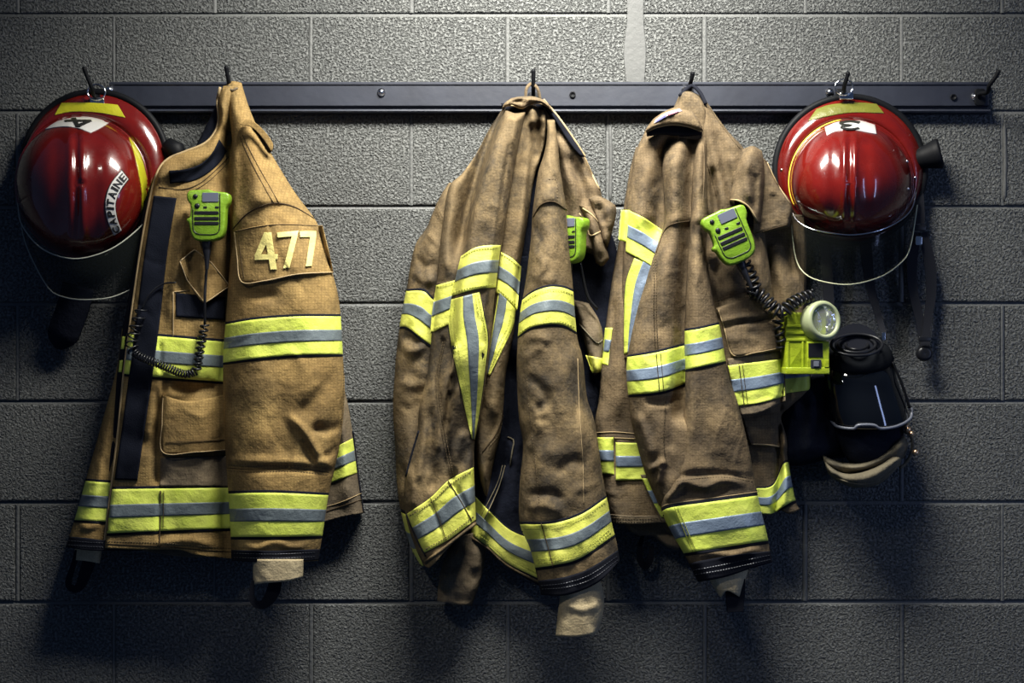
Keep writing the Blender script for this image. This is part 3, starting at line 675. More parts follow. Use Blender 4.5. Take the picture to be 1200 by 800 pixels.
for bx, by, r in ((1064, 503, .006), (1068, 508, .005), (1073, 530, .006), (1062, 499, .004)):
    V, F = lathe([(0, .006), (r*.6, .0055), (r, .003), (r, -.004), (0, -.004)], P(bx, by, .085), (0, -1, 0), 14); mesh_obj('brass_fitting', V, F, M['brass'], mk, label='brass coloured fitting')
strap([(1012, 262, .02), (1019, 330, .03), (1028, 365, .04), (1036, 392, .055)], [15, 13, 9, 6], mk, 'strap', M['webbing'])
strap([(966, 262, .02), (970, 330, .03), (974, 375, .04), (985, 404, .055)], [14, 12, 12, 11], mk, 'strap', M['webbing'])
V, F = prism(rrect(.008, .016, .002), 0, -.004, .001); mesh_obj('strap_clip', V+np.array(P(1035, 394, .062)), F, M['chrome'], mk)
# ------------------------------------------------------------------ coat 1: tan, marked 477
tan, brn, umb = M['tan_cloth'], M['brown_cloth'], M['umber_cloth']
c1 = thing('firefighter_coat', 'tan firefighter coat with 477 on its sleeve, hanging leftmost on the rail', 'coat', P(268, 112, .06), 'firefighter coats hanging on the rail')
back1 = Cloth([(262, 130), (205, 240), (172, 350), (150, 450), (140, 560), (135, 640)], [(272, 130), (330, 260), (372, 360), (402, 450), (413, 505), (420, 560), (426, 601)], B=[(250, 652), (385, 610)], base=.012, H=.035, roll=(14, 12, 12, 0), noise=.003, folds=[([(395, 450), (402, 520), (408, 605)], .01, 12, 6)])
back1.build('back_panel', M['dull_cloth'], c1)
tape_patch(back1, [(380, 530), (372, 572)], [(413.5, 513), (418.5, 554)], c1)
line(back1, [(413.5, 505), (419, 550), (426, 600)], c1, 'edge_binding', M['black_cloth'], .002)
line(back1, [(380, 594), (400, 588), (423, 578)], c1, 'seam', M['piping'], .0009); line(back1, [(380, 600), (400, 593), (424, 585)], c1)
ls = Cloth([(143, 385), (137, 430), (118, 500), (101, 560), (89, 603), (77, 641)], [(185, 385), (178, 500), (172, 560), (168, 645)], B=[(110, 645)], base=.03, H=.06, roll=(18, 30, 20, 0), noise=.003, back=.01, folds=[([(92, 615), (105, 618), (118, 612)], .006, 4, 4), ([(105, 540), (120, 545)], .004, 6, 6), ([(140, 440), (130, 520), (118, 600)], -.006, 6, 9)])
ls.build('sleeve', tan, c1)
band(ls, [(97, 563), (125, 565), (150, 566)], [(85, 609), (122, 611), (150, 612)], c1)
plain_band(ls, [(78, 628), (100, 630), (125, 633), (150, 634)], [(76, 641), (100, 645), (125, 646)], 'cuff', M['black_cloth'], c1, off=.006)
for k in (633, 638): stitches(ls, [[(80, k), (100, k+2), (122, k+3)]], c1, M['dark_steel'], off=.0068)
wr = Cloth([(88, 640), (86, 656)], [(120, 642), (117, 660)], B=[(100, 657)], base=.03, H=.025, roll=(10, 10, 0, 0), noise=.001); wr.build('wristlet', M['khaki_knit'], c1)
strap([(91, 645, .045), (85, 665, .045), (80, 683, .044), (86, 690, .044), (94, 686, .045), (101, 668, .046), (107, 650, .045)], [6, 6, 7, 8, 12, 15, 14], c1, 'thumb_loop', M['black_cloth'])
# front body panel
b1 = Cloth([(262, 100), (254.5, 118), (256.5, 140), (251, 156), (239, 168), (216, 177), (197, 185), (185, 198), (176, 228), (166, 280), (157, 340), (150, 392), (144, 440), (137, 510), (129, 575), (121, 642)],
           [(279, 99), (288, 150), (294, 200), (294, 300), (294, 400), (294, 500), (296, 656)], B=[(170, 644), (210, 644), (235, 651)],
           base=[(95, .062), (150, .07), (220, .088), (400, .09), (650, .08)], H=.02, roll=(7, 0, 3, 0), noise=.003, ns=30,
           folds=[([(262, 110), (262, 150), (250, 175), (215, 195), (186, 205)], .012, 14, 8, 'g', 'n'), ([(272, 112), (268, 150), (262, 190), (268, 240)], -.014, 6, 8, 'g'),
                  ([(272, 160), (272, 300), (262, 420), (262, 560), (268, 650)], -.030, 15, 20, 'g', 'n'), ([(214, 230), (212, 290), (203, 340), (199, 392)], .009, 7, 9), ([(226, 290), (222, 350)], -.006, 5, 6), ([(195, 445), (185, 500), (186, 560)], -.009, 6, 4, 'g', 'n'),
                  ([(180, 450), (178, 480), (172, 520)], .007, 8, 6), ([(250, 215), (246, 290)], .006, 12, 10), ([(187, 575), (187, 640)], -.004, 3, 3), ([(192, 452), (225, 458), (258, 452)], -.016, 10, 13),
                  ([(188, 398), (187, 440)], -.005, 2, 3), ([(265, 165), (240, 195), (210, 217), (186, 222)], -.004, 3, 4), ([(170, 640), (215, 633), (262, 640)], .006, 6, 5)])
b1.build('front_panel', tan, c1)
line(b1, [(258, 102), (254.8, 118), (256.5, 140), (251.3, 156), (239, 168.6), (216, 178), (197.5, 186), (186, 199), (177, 228), (167, 280), (158, 340), (151, 392), (145, 440), (138, 510), (130, 575), (122, 641)], c1, 'edge_binding', M['piping'], .0028, .0005)
# black lining edge standing out behind the front edge
le = Cloth([(181, 205), (170, 235), (159, 290), (151, 345), (143, 392), (137, 440), (134, 480), (128, 530), (121, 585)], [(190, 205), (180, 240), (170, 300), (160, 360), (154, 400), (150, 440), (144, 500), (136, 570), (128, 600)], base=.075, H=.012, roll=(4, 0, 0, 0), noise=.001)
le.build('lining_edge', M['black_cloth'], c1)
for a, b_ in ((394, 409), (422, 436)): patch(le, [(143+(394-a)*.1, a), (141.5+(394-a)*.1, b_)], [(147+(394-a)*.1, a), (145.5+(394-a)*.1, b_)], 'reflective_tape', M['lime'], c1, off=.003)
# collar stand with fastener, inside of the collar and the flap behind
col = Cloth([(258, 112), (240, 150), (226, 178)], [(262, 112), (262, 150), (250, 178)], base=.045, H=.02, roll=(5, 5, 5, 0)); col.build('collar_lining', M['navy_cloth'], c1)
patch(b1, [(257, 163), (248, 180), (235, 192), (218, 198), (198, 200)], [(266, 177), (258, 190), (242, 204), (222, 213), (199, 215)], 'fastener_strip', M['velcro'], c1, off=.0035)
line(b1, [(186, 219), (212, 222), (232, 216), (250, 202), (268, 184)], c1); line(b1, [(266, 192), (245, 212), (225, 225)], c1, r=.0006)
band(b1, [(143, 391), (178, 393), (262, 400), (290, 401)], [(138, 437), (175, 441), (260, 447), (290, 448)], c1, 0, .92)
band(b1, [(125, 573), (190, 572), (270, 571), (300, 571)], [(122, 625), (190, 622), (270, 619), (300, 619)], c1, 0.012, 1)
patch(b1, [(180, 229), (169, 300), (160, 370), (151, 440), (143, 500), (134, 562)], [(207, 232), (197, 290), (188, 370), (179, 440), (170, 500), (161, 563)], 'fastener_strip', M['velcro'], c1, off=.006)
patch(b1, [(206, 343), (206, 371)], [(264, 348), (264, 375)], 'fastener_strip', M['velcro'], c1, off=.004)
fl = patch(b1, [(211, 306), (219, 327), (233, 350), (240, 356)], [(228, 292), (242, 303), (258, 320), (269, 335)], 'pocket_flap', tan, c1, T=[(219, 298)], B=[(255, 346)], off=.016)
class Off:
    def __init__(s, c, o): s.c, s.o = c, o
    def depth(s, p_): return s.c.depth(p_)+s.o
line(Off(b1, .0165), [(211, 306), (219, 328), (240, 355), (269, 335), (248, 308), (228, 292), (211, 306)], fl, 'piping', M['piping'], .0013, .0, True)
line(b1, [(203, 342), (203, 394)], c1, 'pocket_edge', M['piping'], .0013); line(b1, [(203, 342), (222, 340)], c1, 'pocket_edge', M['piping'], .0012)
line(b1, [(189, 394), (188, 441)], c1); line(b1, [(128, 575), (126, 622)], c1, r=.0006, off=.0045); line(b1, [(188, 575), (187, 641)], c1, r=.0012, off=.004); line(b1, [(192, 575), (191, 618)], c1, r=.0006, off=.0046)
pf = patch(b1, [(190, 462), (189, 495), (190, 532)], [(280, 458), (280, 490), (281, 527)], 'pocket_flap', tan, c1, T=[(220, 470), (250, 465)], B=[(230, 531)], off=.015)
line(Off(b1, .015), [(191, 466), (190, 495), (191, 530), (230, 529.5), (275, 526)], pf, 'piping', M['piping'], .0011, .001)
line(Off(b1, .015), [(194, 518), (230, 517), (270, 515)], pf, 'seam', None, .0007, .0012)
patch(b1, [(188, 536), (187, 570)], [(285, 533), (285, 570)], 'pocket', M['dull_cloth'], c1, off=.004)
line(b1, [(125, 637), (190, 640), (225, 643), (290, 648)], c1); stitches(b1, [[(124, 634), (190, 636), (225, 639), (290, 644)]], c1)
# big front sleeve
s1 = Cloth([(265, 98), (268, 130), (272, 165), (270.5, 200), (270, 260), (270, 300), (267, 340), (264, 380), (261.5, 420), (262, 480), (265, 540), (269, 600), (271.5, 657)],
           [(283, 97), (290, 120), (298, 141), (309, 164), (322, 187), (346, 226), (371, 260), (380, 290), (391, 325), (397, 350), (400, 380), (402, 420), (404, 450), (403, 480), (399, 515), (392, 550), (385, 580), (379, 620), (373, 657)],
           T=[(273, 95)], B=[(320, 659)], base=[(95, .066), (200, .088), (300, .095), (650, .09)], H=.085, roll=(48, 52, 34, 0), noise=.0030, ns=40, back=.03,
           folds=[([(279, 150), (283, 200), (281, 260)], -.012, 7, 12), ([(287, 165), (296, 205), (300, 245)], .006, 12, 12), ([(326, 232), (318, 205), (300, 170)], -.004, 3, 3),
                  ([(272, 268), (290, 250), (310, 240), (326, 238), (346, 243), (372, 257)], .010, 5, 22, 's', 'n'),
                  ([(335, 480), (358, 505), (372, 528), (390, 552)], .010, 7, 3, 'g', 'b'), ([(362, 500), (378, 504), (402, 500)], -.011, 5, 8, 'g', 's'), ([(352, 512), (362, 530), (370, 548)], -.008, 4, 4, 'g', 'b'), ([(396, 430), (372, 462), (345, 488)], -.005, 5, 12, 'g', 'b'), ([(398, 520), (385, 532), (370, 536)], -.006, 3, 4, 'g', 'b'),
                  ([(266, 547), (300, 549), (340, 548), (388, 552)], -.006, 4, 4, 'g', 'n'), ([(266, 540), (320, 540), (390, 543)], .004, 5, 5, 'g', 'n'), ([(280, 335), (300, 345), (330, 345)], -.009, 8, 7), ([(370, 335), (385, 345)], -.006, 6, 6),
                  ([(300, 400), (305, 470), (300, 540)], .005, 25, 30), ([(325, 255), (330, 264)], -.006, 4, 4), ([(300, 120), (286, 128), (275, 128)], -.005, 4, 5),
                  ([(281, 636), (300, 642), (322, 636), (345, 641), (368, 635)], .004, 4, 4)])
s1.build('sleeve', tan, c1)
line(s1, [(284, 158), (300, 190), (318, 222), (327, 238)], c1, r=.0007); line(s1, [(281, 160), (296, 193), (313, 225), (321, 238)], c1, r=.0007)
line(s1, [(273, 268), (290, 250), (310, 240), (326, 238), (346, 243), (368, 256)], c1, r=.0014, off=.000)
line(s1, [(266, 548), (300, 550), (340, 549), (386, 553)], c1); stitches(s1, [[(267, 551.5), (300, 553), (340, 552), (385, 556)], [(267, 544.5), (300, 546), (340, 545), (387, 549)]], c1)
stitches(s1, [[(402, 425), (402.5, 470), (397, 515)]], c1, r=.001)
pt = patch(s1, [(274, 271), (277, 300), (282, 331)], [(378, 264), (385, 292), (391, 320)], 'number_patch', tan, c1, T=[(300, 265), (330, 262)], B=[(310, 330), (350, 322)], off=.007)
s1o = Off(s1, .0072)
line(s1o, [(275, 272), (278, 300), (283, 330), (310, 329), (350, 321), (390, 319)], pt, 'piping', M['piping'], .0015, .0, False)
line(s1o, [(275, 271.5), (300, 266), (330, 263), (378, 265)], pt, 'seam', None, .001, .0)
line(s1o, [(279, 275), (282, 300), (286, 326)], pt, 'seam', None, .0006, .0)
def zz(*a): return [(260+x/4.444, 230+y/4.444) for x, y in a]
quads = {'4': [zz((222, 185), (258, 185), (250, 215), (200, 305)), zz((222, 185), (200, 305), (172, 330), (170, 305)), zz((200, 305), (292, 300), (292, 328), (172, 330)), zz((222, 185), (258, 185), (285, 380), (252, 380))],
         '7a': [zz((287, 188), (400, 178), (392, 205), (290, 214)), zz((366, 200), (396, 200), (352, 372), (320, 373))],
         '7b': [zz((405, 181), (492, 180), (492, 210), (408, 212)), zz((460, 205), (492, 205), (468, 362), (437, 363))]}
# the 4: one outline, tessellated with its hole bridged
def poly_digit(outs):
    parts = []
    for (a, b, c, d) in outs:
        q = Quad([a, d], [b, c]) if True else None
        g = qgrid(q, 4, mn=2); nv, nu = g.shape[:2]; p_ = g.reshape(-1, 2); dd = s1.depth(p_)+.0105
        parts.append(slab(P3(p_[:, 0], p_[:, 1], dd), P3(p_[:, 0], p_[:, 1], dd-.003), nv, nu))
    return merge(parts)
four = [[(309.5, 272), (318, 272), (324.5, 315.5), (317, 315.5)], [(298.5, 298), (325.5, 297.5), (325.5, 303.5), (298.5, 304.5)], [(309.5, 272), (315, 280), (305, 300), (298.5, 299)]]
for nm, outs in (('four', four), ('seven', quads['7a']), ('seven', quads['7b'])):
    V, F = poly_digit(outs); mesh_obj('digit', V, F, M['digit_tape'], pt, smooth=False)
band(s1, [(263, 380), (300, 374), (350, 370.5), (401, 370.5)], [(261, 425), (300, 420), (350, 416), (403, 415)], c1)
band(s1, [(267, 578), (320, 577), (386, 580)], [(270, 629), (320, 629), (374, 628)], c1)
plain_band(s1, [(270, 644), (320, 645), (375, 643)], [(271, 657), (320, 659), (374, 656)], 'cuff', M['black_cloth'], c1, off=.006)
stitches(s1, [[(274, 648), (320, 649), (370, 647)], [(274, 653), (320, 654), (370, 652)]], c1, M['dark_steel'], off=.0068)
wr = Cloth([(296, 655), (297, 685)], [(356, 655), (355, 676)], T=[(325, 655)], B=[(310, 683), (335, 681)], base=.155, H=.03, roll=(16, 16, 0, 0), noise=.0015, back=.01); wr.build('wristlet', M['khaki_knit'], c1)
strap([(297, 680, .165), (295, 692, .165), (297, 705, .165), (306, 709, .165), (315, 702, .165), (321, 690, .166), (323, 680, .165)], [5, 5, 7, 9, 13, 15, 14], c1, 'thumb_loop', M['black_cloth'])
# collar flap on the shoulder
cf = Cloth([(281, 146), (287, 141), (293, 139)], [(318, 178), (320, 174), (320, 168)], T=[(296, 150), (310, 165)], B=[(302, 146), (313, 157)], base=.135, H=.008, roll=(3, 2, 0, 0), noise=.001); cf.build('collar_flap', tan, c1)
cu = Cloth([(293, 147), (300, 154), (308, 167)], [(303, 150), (313, 160), (321, 173)], B=[(316, 179)], base=.10, H=.02, roll=(3, 3, 0, 3), noise=.001); cu.build('collar_lining', M['black_cloth'], c1)
line(s1, [(268, 101), (272, 106), (278, 103)], c1, 'hanging_loop', M['dull_cloth'], .0025, .002)

# ------------------------------------------------------------------ coat 2: seen from behind
c2 = thing('firefighter_coat', 'brown firefighter coat seen from its back, hanging in the middle of the rail', 'coat', P(625, 112, .06), 'firefighter coats hanging on the rail')
LW, SB = M['lime_worn'], M['silver']; wm = (LW, SB)
bk = Cloth([(612, 150), (598, 250), (585, 400), (575, 600)], [(660, 150), (700, 240), (724, 300), (722, 400), (700, 490), (680, 560)], base=.012, H=.02, roll=(6, 10, 10, 0), noise=.004); bk.build('lining', M['navy_cloth'], c2)
fp = Cloth([(636, 124), (646, 170), (655, 230), (668, 290)], [(646, 128), (660, 146), (672, 163), (685, 182), (694, 205), (704, 224), (708, 262), (700, 300)], base=.03, H=.04, roll=(0, 8, 0, 8), noise=.003, ns=26,
           folds=[([(652, 150), (668, 200), (682, 250)], .012, 10, 7), ([(662, 175), (680, 215), (685, 250)], -.012, 6, 6), ([(648, 160), (660, 230), (668, 280)], -.012, 8, 6)])
fp.build('front_panel', umb, c2)
line(fp, [(647, 130), (659, 147), (671, 164), (684, 183), (694, 205), (703, 223)], c2, 'edge_binding', M['piping'], .0022, .001)
ck = Cloth([(633, 117), (650, 142), (668, 170), (680, 184)], [(636, 115), (655, 137), (672, 161), (686, 184)], base=.075, H=.012, roll=(2, 3, 0, 3), noise=.001); ck.build('collar_lining', M['black_cloth'], c2)
f1 = Cloth([(690, 232), (697, 255), (706, 285)], [(714, 235), (722, 243), (720, 262), (712, 290)], T=[(700, 229)], base=.065, H=.03, roll=(6, 8, 5, 5), noise=.003, ns=14, folds=[([(700, 238), (708, 262)], -.010, 5, 5), ([(712, 240), (716, 270)], .006, 5, 4)]); f1.build('pocket_flap', umb, c2)
f2 = Cloth([(678, 240), (686, 262), (693, 290), (698, 308)], [(694, 242), (703, 256), (706, 272), (714, 303)], B=[(706, 312)], base=.055, H=.035, roll=(6, 6, 0, 5), noise=.003, ns=12, folds=[([(690, 245), (698, 275), (706, 305)], .008, 5, 5)]); f2.build('storm_flap', umb, c2)
for pts_ in ([(683, 244), (694, 252), (704, 265), (703, 272)], [(679, 250), (688, 266), (692, 276), (702, 272)]): line(f2, pts_, c2, 'piping', M['piping'], .0016)
pk = Cloth([(668, 350), (680, 385), (690, 420), (696, 440)], [(690, 355), (702, 375), (708, 400), (706, 435)], base=.03, H=.035, roll=(8, 8, 6, 4), noise=.004, ns=18); pk.build('pocket', M['dull_cloth'], c2)
line(pk, [(678, 378), (690, 392), (700, 402), (706, 398)], c2, 'piping', M['bag_cloth'], .0014)
patch(pk, [(686, 416), (694, 437)], [(707, 420), (705, 436)], 'reflective_tape', M['lime_worn'], c2)
# left sleeve
sl = Cloth([(526, 214), (517, 228), (508, 247), (500, 266), (488, 284), (482, 305), (477, 335), (471, 365), (466, 400), (463, 430), (460.5, 480), (463, 520), (465, 565), (470, 600), (481, 640), (494, 664)],
           [(545, 214), (540, 260), (535, 320), (530, 400), (525, 480), (522, 560), (520, 650)], base=.04, H=.06, roll=(30, 40, 24, 0), noise=.0045, ns=24, back=.02,
           folds=[([(510, 240), (518, 256), (522, 262)], 0.0044, 3.0, 3.6), ([(497, 275), (506, 278), (515, 290)], 0.0066, 3.8, 4.5), ([(486, 300), (500, 312), (513, 305)], -0.0066, 4.5, 4.5), ([(484, 316), (498, 330), (512, 322)], 0.0066, 4.5, 5.4), ([(480, 325), (492, 335)], -0.0044, 3.0, 3.6), ([(506, 285), (500, 315), (506, 338)], 0.0044, 3.8, 5.4),
                  ([(494, 342), (480, 384)], 0.0044, 4.5, 5.4), ([(468, 400), (482, 412), (500, 402)], 0.0066, 4.5, 5.4), ([(466, 392), (480, 396), (497, 408)], -0.0044, 3.8, 3.6), ([(466, 445), (485, 452), (502, 448)], 0.0055, 6.0, 7.2), ([(465, 470), (480, 480), (495, 470)], -0.0055, 6.0, 6.3), ([(480, 500), (475, 560)], 0.0033, 5.2, 7.2), ([(490, 430), (485, 500)], -0.0044, 6.0, 7.2)])
sl.build('sleeve', brn, c2)
band(sl, [(474, 341), (496, 341), (509, 352), (540, 365)], [(467, 383), (478, 384), (503, 403), (540, 422)], c2, mats=wm)
stitches(sl, [[(511, 238), (519, 256)], [(508, 244), (514, 258)], [(480, 378), (502, 398)], [(477, 345), (505, 349)]], c2)
band(sl, [(466, 598), (480, 606), (500, 630)], [(481, 641), (490, 658), (500, 668)], c2, mats=wm)
# left back panel
p1 = Cloth([(590, 126), (574, 150), (558, 180), (541, 204), (526, 219), (519, 260), (514, 300), (510, 340), (505, 400), (500, 440), (491, 480), (489, 505), (480, 535), (474, 565), (475, 602), (485, 637), (496, 662)],
           [(617, 130), (614, 140), (609, 165), (602, 202), (596, 240), (589, 285), (581, 340), (575, 400), (569, 450), (561, 500), (556, 520), (556, 560), (558, 614)], T=[(603, 132)], B=[(505, 664), (525, 642), (545, 622)],
           base=[(120, .06), (200, .082), (340, .095), (600, .09)], H=.045, roll=(20, 9, 9, 0), noise=.002, ns=30, nx=.6,
           folds=[([(590, 132), (568, 190), (551, 250), (539, 320), (533, 400)], .045, 4, 70, 's', 'n'), ([(587, 130), (565, 190), (549, 250), (539, 315)], -.075, 15, 4, 'g', 'e'), ([(600, 150), (590, 220), (580, 300), (568, 400)], -.012, 3, 14, 'g', 's'), ([(590, 150), (578, 210), (566, 280)], .006, 12, 12), ([(598, 180), (588, 240), (578, 300), (570, 345)], .006, 8, 6),
                  ([(535, 230), (526, 280), (522, 330)], .007, 7, 7), ([(553, 215), (540, 270), (530, 320)], -.004, 5, 6),
                  ([(519, 400), (512, 440), (517, 480), (524, 520), (530, 560)], -.005, 4, 4, 'g', 'n'), ([(528, 420), (522, 460), (515, 510), (510, 560)], .008, 5, 6), ([(538, 440), (530, 490), (520, 540)], .007, 4, 6), ([(535, 430), (526, 470), (521, 510)], -.006, 4, 4),
                  ([(500, 490), (494, 530), (490, 570)], .007, 5, 6), ([(505, 470), (503, 520), (500, 560)], -.006, 5, 5), ([(545, 500), (534, 530), (528, 560)], .008, 5, 6), ([(552, 520), (538, 548)], -.004, 5, 6), ([(478, 545), (484, 575), (480, 600)], .007, 5, 6), ([(515, 520), (508, 560), (504, 580)], -.006, 4, 4),
                  ([(529, 562), (553, 605)], -.005, 3, 3), ([(504, 585), (518, 625)], -.003, 3, 3)])
p1.build('back_panel', brn, c2)
tape_patch(p1, [(511, 334), (507, 360), (504, 391)], [(533, 328), (529, 352), (526, 380)], c2, mats=wm)
tape_patch(p1, [(528, 351), (525, 376), (531, 416), (538, 448), (547, 490), (553, 514)], [(562, 342), (567, 367), (572, 396), (569, 430), (564, 470), (556.5, 515)], c2, vert=True, a=.42, b=.76, off=.0028, mats=wm)
tape_patch(p1, [(540, 300), (534, 325), (529, 347)], [(587, 287), (581, 337)], c2, T=[(556, 290), (572, 287)], B=[(550, 341), (566, 338)], off=.0042, mats=wm)
tape_patch(p1, [(476, 602), (485, 622), (497, 648)], [(555, 547), (558, 609)], c2, T=[(504, 583), (526, 562)], B=[(525, 633), (543, 620)], mats=wm)
stitches(p1, [[(541, 302), (557, 293), (584, 290)], [(531, 343), (551, 337), (579, 333)], [(512, 336), (532, 331)], [(505, 387), (526, 377)]], c2, M['tape_thread'], off=.005)
stitches(p1, [[(529, 356), (528, 376), (534, 414), (541, 446), (549, 488)], [(533, 356), (532, 376), (538, 414), (545, 446), (551, 480)], [(560, 346), (565, 370), (569, 396), (567, 430)], [(557, 346), (561, 370)]], c2, M['tape_thread'], off=.0045)
stitches(p1, [[(480, 604), (506, 588), (528, 567), (553, 552)], [(499, 643), (525, 628), (556, 604)], [(519, 400), (511, 440), (514, 480), (521, 520), (529, 560)], [(521, 400), (514, 440), (517, 480), (524, 520), (532, 560)]], c2, M['thread'], off=.0045, r=.0009)
line(p1, [(525, 563), (540, 587), (553, 610)], c2, off=.005, r=.0011); line(p1, [(504, 583), (516, 612), (523, 634)], c2, off=.005, r=.0007); line(p1, [(476, 602), (487, 630), (499, 652)], c2, off=.004, r=.0016, mat=M['black_cloth'])
line(p1, [(498, 658), (520, 642), (557, 613)], c2, 'hem', M['brown_cloth'], .0032, .001)
line(p1, [(491, 505), (482, 535), (476, 558)], c2, 'pocket_edge', M['black_cloth'], .003, .001)
# middle fold strip
p2 = Cloth([(611, 124), (609, 145), (603, 165), (597, 202), (591, 240), (585, 285), (577, 340), (571, 400), (565, 450), (558, 500), (557, 530), (562, 560), (569, 583)],
           [(642, 130), (641, 150), (637, 175), (627, 205), (621, 240), (615, 280), (610, 310), (606, 350), (602, 390), (596, 420), (592, 445), (590, 475), (587, 505), (580, 535), (575, 560), (572, 583)], T=[(626, 122)],
           base=[(120, .055), (200, .062), (340, .075), (600, .06)], H=.04, roll=(8, 10, 10, 0), noise=.0018, ns=24, nx=.6,
           folds=[([(624, 128), (625, 160), (622, 200), (616, 250), (609, 300)], .010, 6, 7, 'g', 'e'), ([(631, 128), (632, 160), (628, 195)], -.02, 4, 5, 'g', 'e'), ([(626, 150), (619, 240), (613, 300), (606, 360)], -.035, 4, 8, 'g', 'e'), ([(618, 128), (617, 160), (610, 210)], -.008, 4, 5, 'g', 'e'), ([(637, 135), (634, 165)], .006, 4, 4), ([(587, 390), (580, 440), (574, 500)], .008, 6, 7), ([(588, 455), (583, 490), (570, 520)], -.004, 2, 3)])
p2.build('back_panel', brn, c2)
tape_patch(p2, [(584, 340), (577, 385), (569, 438)], [(605, 362), (602, 382), (590, 408), (574, 440)], c2, vert=True, a=.05, b=.5, off=.0028, mats=wm)
tape_patch(p2, [(586, 294), (581, 343)], [(611, 312), (606, 364)], c2, T=[(600, 302)], B=[(595, 352)], off=.004, mats=wm)
stitches(p2, [[(588, 298), (600, 306), (609, 314)], [(584, 339), (595, 348), (605, 358)], [(602, 370), (598, 385), (586, 408), (575, 432)], [(599, 368), (594, 385), (583, 405)]], c2, M['tape_thread'], off=.0048)
stitches(p2, [[(588, 484), (583, 505), (570, 522)], [(590, 486), (585, 508), (572, 525)]], c2); line(p2, [(588, 490), (580, 510), (565, 530)], c2)
# hem panel between back and sleeve, coloured navy to paint in its deep shade
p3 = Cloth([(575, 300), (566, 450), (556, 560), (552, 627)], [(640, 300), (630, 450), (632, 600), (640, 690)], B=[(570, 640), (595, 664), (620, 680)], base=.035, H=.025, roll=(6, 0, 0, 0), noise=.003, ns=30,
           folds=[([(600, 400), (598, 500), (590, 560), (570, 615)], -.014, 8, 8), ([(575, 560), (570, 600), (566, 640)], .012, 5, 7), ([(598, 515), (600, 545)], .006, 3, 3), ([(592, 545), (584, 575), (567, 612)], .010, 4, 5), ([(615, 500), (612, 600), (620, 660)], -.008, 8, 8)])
p3.build('shaded_hem_panel', M['navy_cloth'], c2)
band(p3, [(556, 580), (575, 600), (600, 622), (640, 636)], [(552, 627), (570, 639), (595, 660), (640, 682)], c2, mats=wm)
line(p3, [(595, 512), (602, 516), (600, 530), (598, 546)], c2, 'drawstring', M['bag_cloth'], .0016, .002); line(p3, [(592, 545), (584, 572), (566, 612)], c2, 'drawstring', M['bag_cloth'], .0012, .002); line(p3, [(589, 545), (582, 568), (560, 612)], c2, 'drawstring', M['bag_cloth'], .001, .002)
line(p3, [(552, 629), (572, 642), (596, 663), (634, 683)], c2, 'hem', M['brown_cloth'], .003, .0)
stitches(p3, [[(556, 623), (574, 636), (598, 655), (630, 672)]], c2, M['tape_thread'], off=.005)
# right sleeve
s2 = Cloth([(641, 140), (641, 160), (637, 182), (631, 200), (627, 225), (624, 250), (622, 280), (616, 329), (610, 362), (607, 390), (605.5, 433), (608, 489), (613, 522), (609, 567), (609, 613), (622, 645), (634, 697)],
           [(650, 140), (654, 170), (656, 195), (659, 215), (664, 247), (667, 284), (671, 329), (674, 370), (677, 398), (683, 420), (688, 466), (697, 495), (706, 556), (711, 582), (718, 617), (722, 632), (726.5, 657)], B=[(665, 697), (700, 683)],
           base=[(130, .08), (250, .10), (400, .11), (690, .115)], H=.085, roll=(34, 38, 30, 0), noise=.0042, ns=30, back=.03,
           folds=[([(624, 254), (634, 240), (648, 236), (665, 246)], .009, 4, 18, 's', 'n'), ([(650, 150), (646, 175), (652, 205)], -0.0039, 3.0, 3.6), ([(640, 185), (648, 200), (655, 207)], 0.0039, 3.0, 3.6), ([(638, 215), (650, 222), (658, 216)], 0.0033, 3.0, 3.6), ([(622, 330), (635, 318), (640, 300)], 0.0055, 3.8, 7.2), ([(620, 262), (632, 275), (628, 300)], -0.0050, 4.5, 6.3), ([(616, 345), (632, 330), (655, 325)], 0.0028, 4.5, 4.5),
                  ([(612, 400), (625, 395), (650, 400)], 0.0033, 4.5, 5.4), ([(612, 425), (624, 412), (640, 405)], 0.0055, 5.2, 6.3), ([(612, 440), (630, 450), (640, 470), (622, 488)], -0.0050, 5.2, 6.3), ([(620, 470), (630, 485), (645, 478)], 0.0050, 4.5, 5.4), ([(633, 490), (624, 515), (616, 530)], 0.0060, 3.0, 6.3), ([(640, 400), (660, 450), (675, 520)], 0.0028, 15.0, 18.0), ([(678, 420), (680, 500), (683, 580)], 0.0040, 2.2, 3.6), ([(622, 520), (626, 560), (634, 590)], -0.0033, 4.5, 5.4), ([(615, 598), (635, 592), (660, 600)], 0.0044, 5.2, 5.4), ([(612, 580), (640, 578), (665, 585)], -0.0044, 4.5, 5.4), ([(650, 560), (670, 540), (690, 550)], -0.0044, 6.0, 7.2), ([(670, 575), (690, 570), (705, 560)], 0.0044, 5.2, 6.3),
                  ([(633, 612), (648, 664)], -0.0030, 2.2, 2.7), ([(688, 600), (700, 650)], -0.0028, 6.0, 7.2)])
s2.build('sleeve', brn, c2)
band(s2, [(611, 352), (625, 342), (643, 336), (660, 337), (673, 342)], [(607, 394), (622, 384), (643, 380), (660, 381), (676, 389)], c2, mats=wm)
band(s2, [(609, 614), (646, 613), (680, 603), (712, 582)], [(629, 665), (650, 662), (680, 654), (720, 627)], c2, mats=wm)
stitches(s2, [[(613, 355), (626, 346), (643, 340), (660, 341), (672, 346)], [(609, 390), (623, 381), (643, 376), (660, 377), (674, 384)], [(614, 619), (646, 617), (680, 607), (710, 588)], [(630, 659), (650, 657), (680, 649), (717, 623)], [(630, 655), (650, 653), (680, 645), (715, 620)]], c2, M['tape_thread'], off=.005)
line(s2, [(634, 613), (642, 640), (648, 664)], c2, off=.005, r=.001); line(s2, [(625, 254), (634, 240), (648, 236), (664, 246)], c2, r=.0014)
